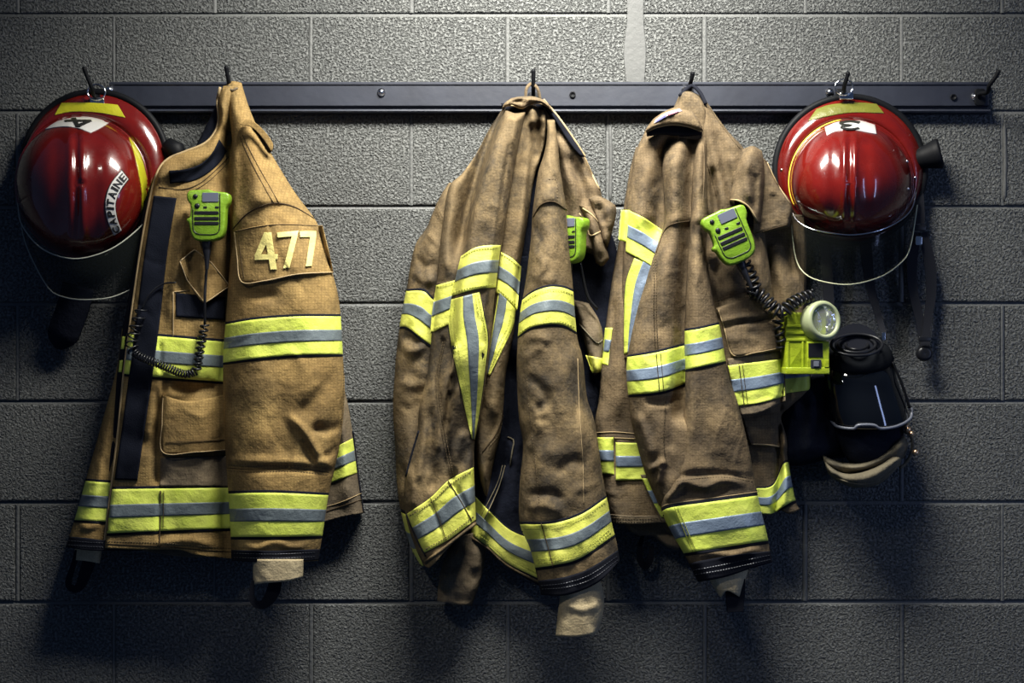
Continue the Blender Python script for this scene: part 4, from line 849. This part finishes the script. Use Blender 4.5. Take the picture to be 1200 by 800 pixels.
line(s2, [(677, 420), (679, 480), (683, 540), (684, 590)], c2, 'seam', M['piping'], .0007); stitches(s2, [[(617, 440), (620, 480), (627, 540), (632, 590)], [(643, 210), (652, 212), (653, 236)]], c2, r=.001)
plain_band(s2, [(631, 680), (660, 676), (690, 666), (726, 643)], [(634, 697), (665, 697), (700, 683), (726.5, 657)], 'cuff', M['black_cloth'], c2, off=.006)
stitches(s2, [[(634, 686), (662, 683), (692, 673), (724, 651)], [(635, 690), (662, 688), (694, 678), (725, 655)]], c2, M['dark_steel'], off=.0068)
wr = Cloth([(658, 688), (654, 715), (651, 745)], [(704, 680), (708, 700), (706, 722), (700, 742)], B=[(675, 746)], base=.165, H=.035, roll=(16, 18, 0, 0), noise=.003, ns=20, back=.015, folds=[([(660, 708), (680, 714), (704, 708)], .003, 4, 4), ([(690, 700), (694, 740)], -.004, 5, 5)]); wr.build('wristlet', M['khaki_knit'], c2)
wr = Cloth([(530, 630), (516, 672), (512, 704)], [(570, 620), (566, 670), (553, 710)], B=[(530, 707)], base=.03, H=.03, roll=(12, 14, 0, 0), noise=.005, ns=14); wr.build('wristlet', M['dull_cloth'], c2)
# collar and hanging loop
cl2 = Cloth([(588, 128), (591, 121), (599, 115)], [(648, 132), (645, 124), (638, 117)], T=[(600, 123), (612, 128), (622, 122), (635, 121)], B=[(610, 113), (625, 113)], base=.088, H=.022, roll=(4, 4, 4, 6), noise=.004, ns=7, folds=[([(596, 122), (608, 118), (618, 121)], -.006, 2, 2), ([(612, 118), (624, 116), (632, 119)], .004, 2, 2), ([(604, 118), (611, 124)], -.004, 1.5, 2)]); cl2.build('collar', umb, c2)
line(cl2, [(590, 125), (600, 123.5), (611, 127), (621, 122.5), (634, 121.5), (645, 127)], c2, 'piping', M['piping'], .0012, .0)
cb = Cloth([(587, 121), (591, 130), (600, 138)], [(645, 122), (648, 132), (648, 146)], T=[(610, 118), (628, 117)], B=[(620, 130), (636, 136)], base=.060, H=.012, roll=(3, 3, 3, 3), noise=.001); cb.build('collar_lining', M['black_cloth'], c2)  # black panel stands in for the shadow under the collar
line(ck, [(637, 116.5), (655, 138), (672, 162), (685.5, 183)], c2, 'piping', M['piping'], .0022, .0008)
q = curve([(616, 116, .075), (617, 104, .078), (623, 98, .074), (630, 104, .078), (633, 116, .075)], 24); V, F = bar3(P3(q[:, 0], q[:, 1], q[:, 2]), .006, .003, (0, -1, 0)); mesh_obj('hanging_loop', V, F, M['umber_cloth'], c2)
# ------------------------------------------------------------------ coat 3: brown, half turned, with torch pocket
c3 = thing('firefighter_coat', 'brown firefighter coat with torch pocket, hanging beside the right helmet', 'coat', P(808, 110, .06), 'firefighter coats hanging on the rail')
wm3 = (M['lime'], M['silver_blue'])
bb = Cloth([(745, 172), (738, 200), (731, 242), (725, 284), (717, 329), (710, 380), (704, 430), (702, 466), (697, 500), (701, 554), (708, 590), (716, 613)], [(800, 172), (800, 300), (800, 500), (800, 613)], B=[(745, 614), (775, 612)],
           base=.035, H=.045, roll=(14, 0, 16, 0), noise=.0025, folds=[([(735, 330), (728, 400), (722, 500)], .008, 8, 8), ([(720, 340), (716, 400), (706, 440)], -.006, 4, 5), ([(719, 510), (720, 560)], -.006, 3, 3), ([(745, 200), (740, 300)], .006, 8, 8)])
bb.build('back_panel', umb, c3)
patch(bb, [(709, 384), (704.5, 426)], [(718, 384), (712.5, 428)], 'reflective_tape', M['lime'], c3); patch(bb, [(708.5, 397), (706.5, 412)], [(716.5, 398), (714, 413)], 'silver_stripe', M['silver_blue'], c3, off=.0042)
tape_patch(bb, [(698, 512), (701, 555)], [(719, 512), (720, 556)], c3, mats=wm3)
tape_patch(bb, [(721.5, 518), (721.5, 563)], [(760, 519), (764, 562)], c3, off=.006, mats=wm3)
line(bb, [(697, 507), (720, 506), (745, 508)], c3, 'piping', M['piping'], .001); line(bb, [(720, 513), (745, 514)], c3, 'piping', M['piping'], .001)
plain_band(bb, [(712, 602), (745, 604), (790, 603)], [(716, 613), (745, 614), (790, 613)], 'hem', M['dull_cloth'], c3, off=.004); stitches(bb, [[(716, 606), (745, 608), (772, 607)], [(716, 610), (745, 611), (772, 610)]], c3, M['thread'], off=.005)
hl3 = Cloth([(728, 610), (738, 622), (750, 628)], [(795, 605), (800, 630), (795, 645)], B=[(765, 628), (780, 640)], base=.025, H=.03, roll=(5, 0, 0, 4), noise=.003, ns=16); hl3.build('hem_lining', M['dull_cloth'], c3)
strap([(754, 625, .03), (750, 640, .03), (750, 655, .03), (756, 663, .03), (762, 655, .03), (764, 640, .03)], [4, 5, 7, 9, 7, 5], c3, 'thumb_loop', M['black_cloth'])
# right-hand rear facing and lower body
fr = Cloth([(872, 255), (872, 330), (880, 400)], [(945, 250), (945.5, 300), (944.5, 345), (940, 400)], T=[(925, 251)], base=.045, H=.02, roll=(0, 4, 2, 0), noise=.002, tilt=0, folds=[([(905, 275), (915, 320), (925, 370)], .012, 8, 14), ([(925, 270), (930, 330)], -.006, 6, 6), ([(893, 300), (902, 360)], -.008, 6, 6)])
fr.build('front_facing', M['umber_cloth'], c3); stitches(fr, [[(942, 254), (942.5, 300), (941.5, 345)], [(937, 254), (937.5, 300), (936.5, 345)], [(925, 254), (943, 253)]], c3, M['thread'])
lb = Cloth([(850, 400), (862, 460), (875, 520), (888, 600)], [(950, 400), (950, 440), (949, 459), (928, 476), (916, 488), (923, 515), (924, 540), (932, 585), (938, 597)], B=[(900, 603), (915, 598), (925, 602)], base=.045, H=.03, roll=(0, 7, 0, 0), noise=.003, ns=22,
           folds=[([(914, 480), (912, 520), (914, 560), (908, 600)], -.012, 4, 4, 'g', 'n'), ([(919, 490), (919, 530)], .006, 3, 4), ([(922, 545), (918, 600)], .006, 5, 5)])
lb.build('front_panel', umb, c3)
band(lb, [(880, 572), (905, 569), (917, 545), (925, 541), (940, 541)], [(888, 602), (908, 602), (913, 597), (930, 587), (945, 584)], c3, mats=wm3)
tape_patch(lb, [(912, 412), (914, 462)], [(950, 410), (949.5, 457)], c3, mats=wm3)
p4 = patch(lb, [(868, 484), (874, 505), (879, 522)], [(908, 480), (912, 500), (914, 524)], 'pocket_flap', M['umber_cloth'], c3, off=.014); line(Off(lb, .014), [(880, 520), (900, 521), (913, 523)], p4, 'piping', M['piping'], .0018, .001)
# chest
ch = Cloth([(800, 110), (812, 140), (820, 165), (824, 220), (826, 300), (834, 350), (845, 400), (852, 440), (860, 490)], [(826, 116), (840, 136), (855, 156), (872, 174), (884, 200), (893, 250), (900, 300), (907, 350), (916, 410), (919, 445), (914, 482)], T=[(812, 108)], B=[(885, 488)],
           base=[(105, .07), (200, .07), (350, .078), (480, .078)], H=.035, roll=(0, 12, 6, 0), noise=.0025, ns=26, nx=.7,
           folds=[([(828, 120), (840, 170), (852, 210), (864, 240)], -.010, 10, 8, 'g', 's'), ([(826, 125), (838, 180), (848, 230), (850, 262)], .012, 7, 8), ([(834, 190), (838, 240), (842, 262)], -.010, 4, 5), ([(826, 180), (830, 230), (833, 262)], .008, 3, 4), ([(845, 130), (862, 165), (868, 178)], .006, 6, 5), ([(856, 180), (862, 220)], .005, 5, 6), ([(836, 300), (843, 350), (850, 380)], -.010, 6, 7), ([(865, 290), (862, 330), (858, 350)], .006, 8, 8), ([(884, 300), (890, 320), (892, 345)], .012, 8, 8), ([(876, 290), (880, 340)], -.008, 6, 6), ([(840, 356), (860, 348), (880, 342)], -.006, 5, 5)])
ch.build('front_panel', umb, c3)
stitches(ch, [[(828, 121), (841, 141), (856, 161), (868, 175)]], c3, M['thread'], r=.001); line(ch, [(812, 150), (826, 185), (840, 230)], c3, r=.0007)
stitches(ch, [[(838, 352), (862, 345), (888, 338)], [(838, 356), (862, 349), (888, 342)]], c3)
pk = patch(ch, [(852, 420), (860, 460), (869, 487)], [(917, 410), (920, 440), (921, 470)], 'pocket', M['dull_cloth'], c3, B=[(890, 484)], off=.010)
cho = Off(ch, .010); cho.us = ch.us
tape_patch(cho, [(853, 428), (858, 452), (864, 476)], [(917, 420), (919, 442), (920, 464)], c3, T=[(885, 424)], B=[(892, 472)], mats=wm3)
line(cho, [(866, 427), (872, 474)], c3, off=.0045, r=.0008); line(cho, [(870, 427), (876, 473)], c3, off=.0045, r=.0006)
pfl = Cloth([(839, 361), (847, 385), (857, 419)], [(892, 342), (903, 356), (910, 374), (915, 411)], T=[(865, 351)], B=[(885, 416)], base=.118, H=.014, roll=(4, 4, 3, 3), noise=.0025, ns=14, folds=[([(847, 383), (868, 378), (890, 377), (909, 372)], -.008, 2, 5, 'g', 'n'), ([(846, 378), (868, 373), (906, 367)], .004, 4, 4, 'g', 'n'), ([(868, 395), (890, 398)], .004, 6, 6), ([(880, 350), (888, 368)], -.003, 3, 3)])
pfl.build('pocket_flap', umb, c3); line(pfl, [(842, 363), (849, 385), (859, 416), (885, 413), (912, 408)], c3, 'piping', M['piping'], .0008); line(pfl, [(846, 384), (868, 379), (909, 373)], c3)
# collar fold over the chest and side flap
sf = Cloth([(890, 182), (886, 220), (882, 275)], [(898, 188), (910, 214), (928, 240), (925, 266)], B=[(905, 271)], base=.095, H=.022, roll=(0, 4, 0, 4), noise=.003, ns=18, folds=[([(905, 225), (912, 250)], -.006, 5, 5), ([(922, 245), (910, 262)], .004, 5, 5)]); sf.build('storm_flap', umb, c3)
line(sf, [(899, 190), (911, 215), (927, 240)], c3, 'piping', M['piping'], .001); line(sf, [(886, 273), (905, 268), (923, 263)], c3)
rc = Cloth([(870, 175), (863, 197), (858, 220), (855, 236)], [(893, 177), (896, 195), (896, 220), (892, 262)], T=[(882, 171)], B=[(866, 236), (878, 244), (885, 258)], base=.11, H=.045, roll=(14, 14, 10, 0), noise=.003, ns=18, back=.01, folds=[([(880, 180), (874, 210), (880, 240)], .006, 5, 5), ([(886, 200), (884, 250)], -.007, 4, 4)])
rc.build('collar_fold', umb, c3); line(rc, [(856, 234), (866, 235), (878, 243), (887, 258)], c3, 'piping', M['piping'], .0018)
ri = Cloth([(860, 234), (864, 250), (876, 266)], [(892, 230), (893, 250), (890, 268)], base=.10, H=.01, roll=(3, 3, 0, 3), noise=.001); ri.build('collar_lining', M['black_cloth'], c3)
# left drape of the back with the tapes
p5 = Cloth([(757, 152), (747, 172), (742, 190), (737, 225), (733, 255), (730, 300), (728, 350), (728, 420)], [(796, 145), (795, 200), (792, 300), (790, 420)], T=[(775, 146)], base=[(140, .07), (250, .075), (420, .065)], H=.045, roll=(26, 0, 14, 0), noise=.002, ns=30,
           folds=[([(786, 170), (779, 190), (776, 230), (770, 270)], -.030, 10, 9, 'g', 'n'), ([(760, 180), (752, 230), (750, 270)], .006, 9, 9)])
p5.build('back_panel', umb, c3)
tape_patch(p5, [(743, 302), (733, 332), (731, 376), (731, 415)], [(772, 310), (760, 345), (750, 378), (742, 412)], c3, vert=True, a=.36, b=.85, mats=wm3)
patch(p5, [(728, 246), (724.5, 281)], [(738, 246), (735, 284)], 'reflective_tape', M['lime'], c3, off=.003)
tape_patch(p5, [(737, 246), (735, 270), (733, 295)], [(777, 270), (766, 314)], c3, T=[(757, 256)], B=[(750, 304)], off=.005, mats=wm3)
# sleeve, rear lobe
s3 = Cloth([(778, 176), (776, 200), (777.5, 225), (778, 262), (768, 290), (757, 325), (747, 358), (739, 395), (734, 430), (736, 462), (739, 489), (747, 522), (756, 554), (772, 592)], [(824, 158), (826, 200), (822, 262), (818, 330), (818, 400), (820, 470), (818, 530), (812, 592)], T=[(788, 166), (805, 158)],
           base=[(150, .08), (260, .095), (420, .10), (600, .10)], H=.07, roll=(26, 0, 20, 0), noise=.003, ns=26, back=.02,
           folds=[([(768, 296), (778, 270), (789, 262), (812, 259)], .008, 4, 20, 's', 'n'), ([(812, 165), (809, 262), (806, 300), (802, 360), (802, 405), (803, 440), (800, 480)], -.05, 11, 12, 'g', 'n'), ([(790, 175), (786, 220), (787, 255)], .008, 8, 10), ([(768, 300), (770, 350), (768, 400)], -.004, 3, 3), ([(780, 280), (775, 340), (775, 390)], .006, 9, 12),
                  ([(755, 470), (775, 472), (800, 466)], -.006, 4, 4, 'g', 'b'), ([(768, 476), (785, 480)], .007, 4, 4), ([(745, 480), (757, 510), (765, 540)], .009, 6, 7), ([(752, 478), (764, 520), (770, 552)], -.006, 5, 7, 'g', 'b'), ([(757, 553), (770, 546), (782, 540)], .010, 3, 5), ([(775, 545), (770, 570)], .010, 3, 4), ([(790, 480), (785, 530)], -.007, 7, 7)])
s3.build('sleeve', umb, c3)
band(s3, [(730, 419), (768, 413), (804, 404), (825, 400)], [(733, 463), (775, 459), (804, 449), (825, 445)], c3, 0, .97, mats=wm3)
line(s3, [(769, 296), (779, 270), (790, 262), (808, 259)], c3, r=.0013)
stitches(s3, [[(765, 302), (767, 330), (766, 360), (768, 412)], [(768, 302), (770, 330), (769, 360), (771, 412)]], c3, r=.0012); line(s3, [(769, 414), (773, 460)], c3, off=.0045); line(s3, [(774, 413), (778, 459)], c3, off=.0045, r=.0006); stitches(s3, [[(780, 470), (778, 520), (782, 545)]], c3, r=.001)
# sleeve, front lobe reaching to the cuff
s4 = Cloth([(818, 160), (812, 200), (809, 262), (806, 300), (803.5, 350), (802, 400), (803, 435), (802, 470), (798, 511), (789, 552), (774, 590), (786, 622), (801, 648), (818, 682)],
           [(828, 160), (829, 200), (830, 255), (828, 295), (836, 350), (845, 388), (853, 435), (865, 473), (878, 527), (887, 575), (893, 602), (899, 627), (905, 659)], B=[(850, 676), (880, 666)],
           base=[(150, .10), (300, .11), (480, .12), (690, .12)], H=.06, roll=(16, 26, 16, 0), noise=.0028, ns=30, back=.05,
           folds=[([(812, 262), (820, 259), (829, 262)], .006, 3, 8, 's', 'n'), ([(808, 430), (806, 480), (800, 530)], .004, 6, 8), ([(788, 560), (810, 556), (840, 555), (884, 560)], -.005, 4, 4, 'g', 'n'), ([(786, 572), (800, 564), (825, 570), (850, 562), (880, 570)], .006, 4, 5), ([(780, 590), (800, 578), (830, 580), (860, 572)], -.004, 4, 4), ([(776, 588), (790, 575), (800, 560)], .010, 4, 5),
                  ([(786, 600), (812, 645)], -.004, 3, 3), ([(812, 652), (835, 648), (860, 650), (895, 640)], .005, 4, 4), ([(830, 440), (845, 500), (850, 550)], .004, 14, 16)])
s4.build('sleeve', umb, c3)
band(s4, [(800, 388), (820, 385), (846, 379)], [(803, 433), (825, 429), (855, 422)], c3, mats=wm3)
band(s4, [(772, 602), (785, 594.5), (830, 588), (890, 580)], [(797, 649), (850, 641), (902, 633)], c3, mats=wm3)
line(s4, [(790, 594), (800, 618), (812, 646)], c3, off=.0048, r=.0007, mat=M['tape_thread']); line(s4, [(794, 594), (804, 618), (816, 646)], c3, off=.0048, r=.0007, mat=M['tape_thread'])
stitches(s4, [[(790, 560), (820, 556), (850, 555), (882, 560)], [(790, 564), (820, 560), (850, 559), (883, 564)]], c3); line(s4, [(775, 594), (786, 590), (830, 584), (888, 576)], c3, 'piping', M['piping'], .0008)
plain_band(s4, [(800, 663), (815, 658), (860, 650), (905, 645)], [(818, 682), (850, 676), (880, 667), (905, 659)], 'cuff', M['black_cloth'], c3, off=.007)
stitches(s4, [[(812, 668), (850, 661), (903, 650)], [(815, 673), (850, 667), (904, 655)]], c3, M['dark_steel'], off=.0085, r=.0008)
wr = Cloth([(828, 672), (836, 688), (845, 701)], [(878, 664), (872, 685), (868, 700)], B=[(852, 692)], base=.15, H=.025, roll=(10, 10, 0, 0), noise=.002, ns=12, back=.01); wr.build('wristlet', M['khaki_knit'], c3)
q = [list(P(847+9*math.cos(a), 682-7*math.sin(a), .158)) for a in np.linspace(0, 2*math.pi, 24, endpoint=False)]; V, F = tube(np.array(q), .0022, 8, closed=True); mesh_obj('wristlet_ring', V, F, M['khaki_knit'], c3)
c_ = P(861, 694, .16); V, F = prism([(-.018, .02), (-.02, .028), (.0, .036), (.02, .026), (.019, -.0), (.016, -.036), (-.014, -.038), (-.017, -.02)], .003, -.004, .0015); mesh_obj('thumb_loop', V+np.array(c_), F, M['black_cloth'], c3, smooth=False)
# little piece of tape on the hem behind the cuff
tf = Cloth([(750, 556), (762, 585), (775, 612)], [(762, 556), (775, 585), (790, 612)], base=.08, H=.01, roll=(3, 0, 0, 0), noise=.001); tf.build('hem_panel', M['dull_cloth'], c3); tape_patch(tf, [(752, 560), (764, 586), (775, 606)], [(762, 560), (777, 586), (786, 606)], c3, a=.3, b=.65, mats=wm3)
# collar
co = Cloth([(793, 118), (786, 135), (782, 160)], [(824, 116), (830, 135), (828, 165)], T=[(800, 106), (812, 108)], base=.075, H=.035, roll=(10, 6, 6, 0), noise=.002, ns=14); co.build('collar', umb, c3)
cu = Cloth([(758, 156), (775, 151), (795, 148)], [(765, 158), (790, 158), (824, 158)], base=.10, H=.006, roll=(0, 0, 0, 0), noise=.001)
cu = Cloth([(757, 150), (758, 160)], [(823, 148), (823, 158)], T=[(780, 142), (805, 143)], B=[(775, 158), (800, 160)], base=.11, H=.012, roll=(3, 3, 0, 3), noise=.001); cu.build('collar_lining', M['black_cloth'], c3)
cf = Cloth([(766, 139), (759, 148), (754.5, 156)], [(812, 131), (820, 142), (824, 154)], T=[(778, 131), (792, 126)], B=[(770, 150), (788, 147), (805, 149)], base=.125, H=.02, roll=(4, 5, 7, 4), noise=.002, ns=12); cf.build('collar_flap', umb, c3)
line(cf, [(756, 155), (771, 149), (788, 146), (805, 148), (822, 154)], c3, 'piping', M['piping'], .0013)
mat('patch_pink', (.28, .10, .13), .8); mat('patch_blue', (.06, .06, .17), .8); mat('patch_pale', (.26, .2, .22), .8)
em = patch(cf, [(768, 140), (766, 145)], [(796, 127), (800, 130)], 'embroidered_patch', M['patch_pale'], c3, T=[(780, 132)], B=[(784, 136)], off=.002)
patch(cf, [(769, 141), (768, 144)], [(780, 134), (781, 137)], 'embroidery', M['patch_blue'], em, off=.003); patch(cf, [(782, 133), (783, 136)], [(794, 129), (796, 131)], 'embroidery', M['patch_pink'], em, off=.003)
V, F = tube(P3(*[np.array(x) for x in zip(*curve([(797, 112, .10), (806, 103, .085), (812, 101, .08), (820, 108, .09), (827, 122, .10)], 24))]), .004, 8); mesh_obj('hanging_loop', V, F, M['black_cloth'], c3)

# ------------------------------------------------------------------ radio hand microphones
mic_out = [((x/6.67+200-244)*S, (253-(y/6.67+200))*S) for x, y in curve([(135, 190), (150, 165), (175, 155), (270, 152), (310, 148), (345, 162), (440, 172), (468, 185), (475, 215), (468, 258), (448, 285), (442, 340), (438, 420), (430, 480), (405, 530), (340, 555), (230, 555), (185, 530), (162, 470), (152, 420), (132, 395), (138, 380), (160, 365), (166, 300), (164, 262), (143, 240), (135, 190)], 64)[:-1]]
def mic(label, loc, rot, sc=.93):
    t = thing('radio_microphone', label, 'microphone', loc, 'lime radio microphones clipped to the coats', rot)
    V, F = prism(np.array(mic_out)*sc, .012, -.016, .004); mesh_obj('body', V, F, M['mic_green'], t, local=True)
    fx = lambda x: (x/6.67+200-244)*S*sc
    fz = lambda y: (253-(y/6.67+200))*S*sc
    def pl(name, x0, x1, y0, y1, r, yy, th, mt):
        V, F = prism(rrect(abs(fx(x1)-fx(x0)), abs(fz(y0)-fz(y1)), r, (fx(x0)+fx(x1))/2, (fz(y0)+fz(y1))/2), yy+th, yy, min(.0008, th*.3)); return mesh_obj(name, V, F, mt, t, local=True, smooth=False)
    pts = curve([(188, 300), (190, 450), (210, 490), (250, 505), (350, 505), (385, 490), (400, 450), (402, 300), (402, 180)], 50)
    V, F = tube([(fx(a), -.0165, fz(b_)) for a, b_ in pts], .0009, 6); mesh_obj('groove', V, F, M['black_plastic'], t, local=True)
    pl('display', 262, 392, 176, 250, .002, -.0175, .003, M['screen'])
    for y in (335, 380, 418): pl('grille_slot', 198, 392, y-13, y+13, .002, -.0172, .003, M['black_plastic'])
    for x, y, r in ((208, 205, .0045), (222, 280, .005)):
        V, F = lathe([(0, .0025), (r*.7, .0022), (r, .001), (r, -.002)], (fx(x), -.016, fz(y)), (0, -1, 0), 18); mesh_obj('button', V, F, M['black_plastic'], t, local=True)
    for x in (285, 378): pl('button', x-15, x+15, 284, 300, .001, -.0168, .002, M['black_plastic'])
    V, F = prism(rrect(.02, .05, .004, 0, -.01), .026, .012, .002); mesh_obj('clip', V, F, M['black_plastic'], t, local=True)
    V, F = lathe([(.010, 0), (.0095, .006), (.0085, .014), (.0075, .015), (.0075, .020), (.006, .028), (.0045, .04), (.0035, .055)], (fx(285), -.002, fz(550)), (0, 0, -1), 16); mesh_obj('strain_relief', V, F, M['black_plastic'], t, local=True)
    return t
m1 = mic('lime green radio microphone clipped upright on the tan 477 coat', b1.p(244, 253, .030), (0, 0, 0))
m3 = mic('lime green radio microphone tilted on the chest of the rightmost coat', P(855, 277, .168), (0, math.radians(-24), 0), 1.0)
m2 = mic('lime green radio microphone half hidden inside the middle coat', P(667, 281, .100), (0, 0, math.radians(-34)), .88)
# cords
def cord(parts, parent, name='coiled_cord'):
    V, F = merge(parts); return mesh_obj(name, V, F, M['black_plastic'], parent)
def pd(pts): q = np.array(pts, float); return P3(q[:, 0], q[:, 1], q[:, 2])
bz = lambda x, y, o: (x, y, float(b1.depth([[x, y]])[0])+o)
cord([tube(curve(pd([bz(243, 305, .028), bz(241, 330, .026), bz(240, 350, .026), bz(240, 380, .014)]), 20), .0028, 8),
      coil(pd([bz(240, 380, .014), bz(236, 400, .014), bz(231, 430, .014), bz(227, 436, .016)]), .0075, 9, .0021),
      coil(pd([bz(227, 436, .016), bz(215, 438, .02), bz(190, 428, .022), bz(165, 418, .022), bz(157, 412, .02)]), .0068, 24, .0019),
      coil(pd([bz(157, 412, .02), bz(154, 400, .018), bz(160, 380, .014), bz(166, 362, .012)]), .011, 5.5, .0017),
      tube(curve(pd([bz(166, 362, .012), bz(175, 345, .014), bz(190, 333, .012), bz(206, 331, .008)]), 20), .0017, 8)], m1)
cz = lambda x, y, o: (x, y, float(ch.depth([[x, y]])[0])+o)
cord([coil(pd([(873, 308, .16), (879, 322, .155), (884, 338, .152), (880, 348, .15)]), [.010, .012, .012], 6, .0028),
      coil(pd([(880, 340, .15), (893, 347, .155), (905, 360, .16), (916, 366, .16), (926, 358, .16), (938, 350, .155), (954, 345, .15)]), [.011, .0125, .012, .009], 15, .0028),
      coil(pd([(916, 366, .15), (911, 380, .145), (915, 395, .14), (916, 410, .13)]), .009, 6, .0026)], m3)
cord([tube(curve(pd([(680, 308, .09), (684, 330, .08), (690, 350, .075), (700, 362, .07)]), 16), .003, 8)], m2, 'cord')

# ------------------------------------------------------------------ right-angle torch in the pocket
tl = thing('flashlight', 'lime green box flashlight with round silver lamp clipped to the rightmost coat', 'flashlight', P(940, 437, .13))
z0, tx = .0, lambda px: (px-940)*S*.95
tz = lambda py: (437-py)*S*.95
def tb(name, x0, x1, y0, y1, r, yf, yb, mt, bv=.003, sm=True):
    V, F = prism(rrect(abs(tx(x1)-tx(x0)), abs(tz(y0)-tz(y1)), r, (tx(x0)+tx(x1))/2, (tz(y0)+tz(y1))/2), yb, yf, bv); return mesh_obj(name, V, F, mt, tl, local=True, smooth=sm)
tb('body', 918, 966, 366, 435, .004, -.018, .03, M['torch_green'], .004)
tb('front_block', 942, 968, 400, 434, .003, -.027, -.015, M['torch_green'], .002)
for py in (382, 390, 398): tb('rib', 919, 941, py-1.6, py+1.6, .001, -.0205, -.015, M['torch_green'], .001)
for px in (921, 938): tb('rib', px-1.2, px+1.2, 400, 430, .001, -.0205, -.015, M['torch_green'], .001)
tb('base_plate', 917, 968, 430, 438, .002, -.030, .032, M['torch_green'], .0015)
tb('label', 943.5, 960, 402, 418, .001, -.0285, -.026, M['black_plastic'], .0005, False)
tb('latch', 946, 958, 421, 431, .001, -.031, -.026, M['dark_steel'], .001, False); tb('latch_plate', 949, 955, 423, 429, .0008, -.033, -.03, M['frame_grey'], .0006, False)
tb('latch', 962, 967, 421, 430, .001, -.031, -.026, M['torch_green'], .001, False)
hc = Vector((tx(960), -.022, tz(376))); ax = Vector((.42, -1, .12)).normalized()
V, F = lathe([(.02, -.035), (.030, -.03), (.037, -.018), (.0385, -.004), (.0385, .006), (.036, .0105), (.0315, .012), (.0285, .010), (.0275, .006)], hc, ax, 40); mesh_obj('lamp_ring', V, F, M['cream_ring'], tl, local=True)
V, F = lathe([(.0275, .007), (.025, -.001), (.019, -.009), (.011, -.014), (.0045, -.016)], hc, ax, 40); mesh_obj('reflector', V, F, mat('reflector', (.85, .87, .9), .12, metal=1., build=lambda nt, b: bump(nt, b, noise(nt, N(nt, 'ShaderNodeTexCoord').outputs['Object'], 90, 1), .004, .6)), tl, local=True)
V, F = lathe([(0, .004), (.0025, .003), (.004, -.002), (.0045, -.016)], hc-ax*.006, ax, 16); mesh_obj('bulb', V, F, M['chrome'], tl, local=True)
V, F = lathe([(0, .0085), (.015, .0082), (.0278, .007)], hc, ax, 32); mesh_obj('lamp_glass', V, F, mat('clear_glass', (1, 1, 1), .03, alpha=.12, spec=.5), tl, local=True)
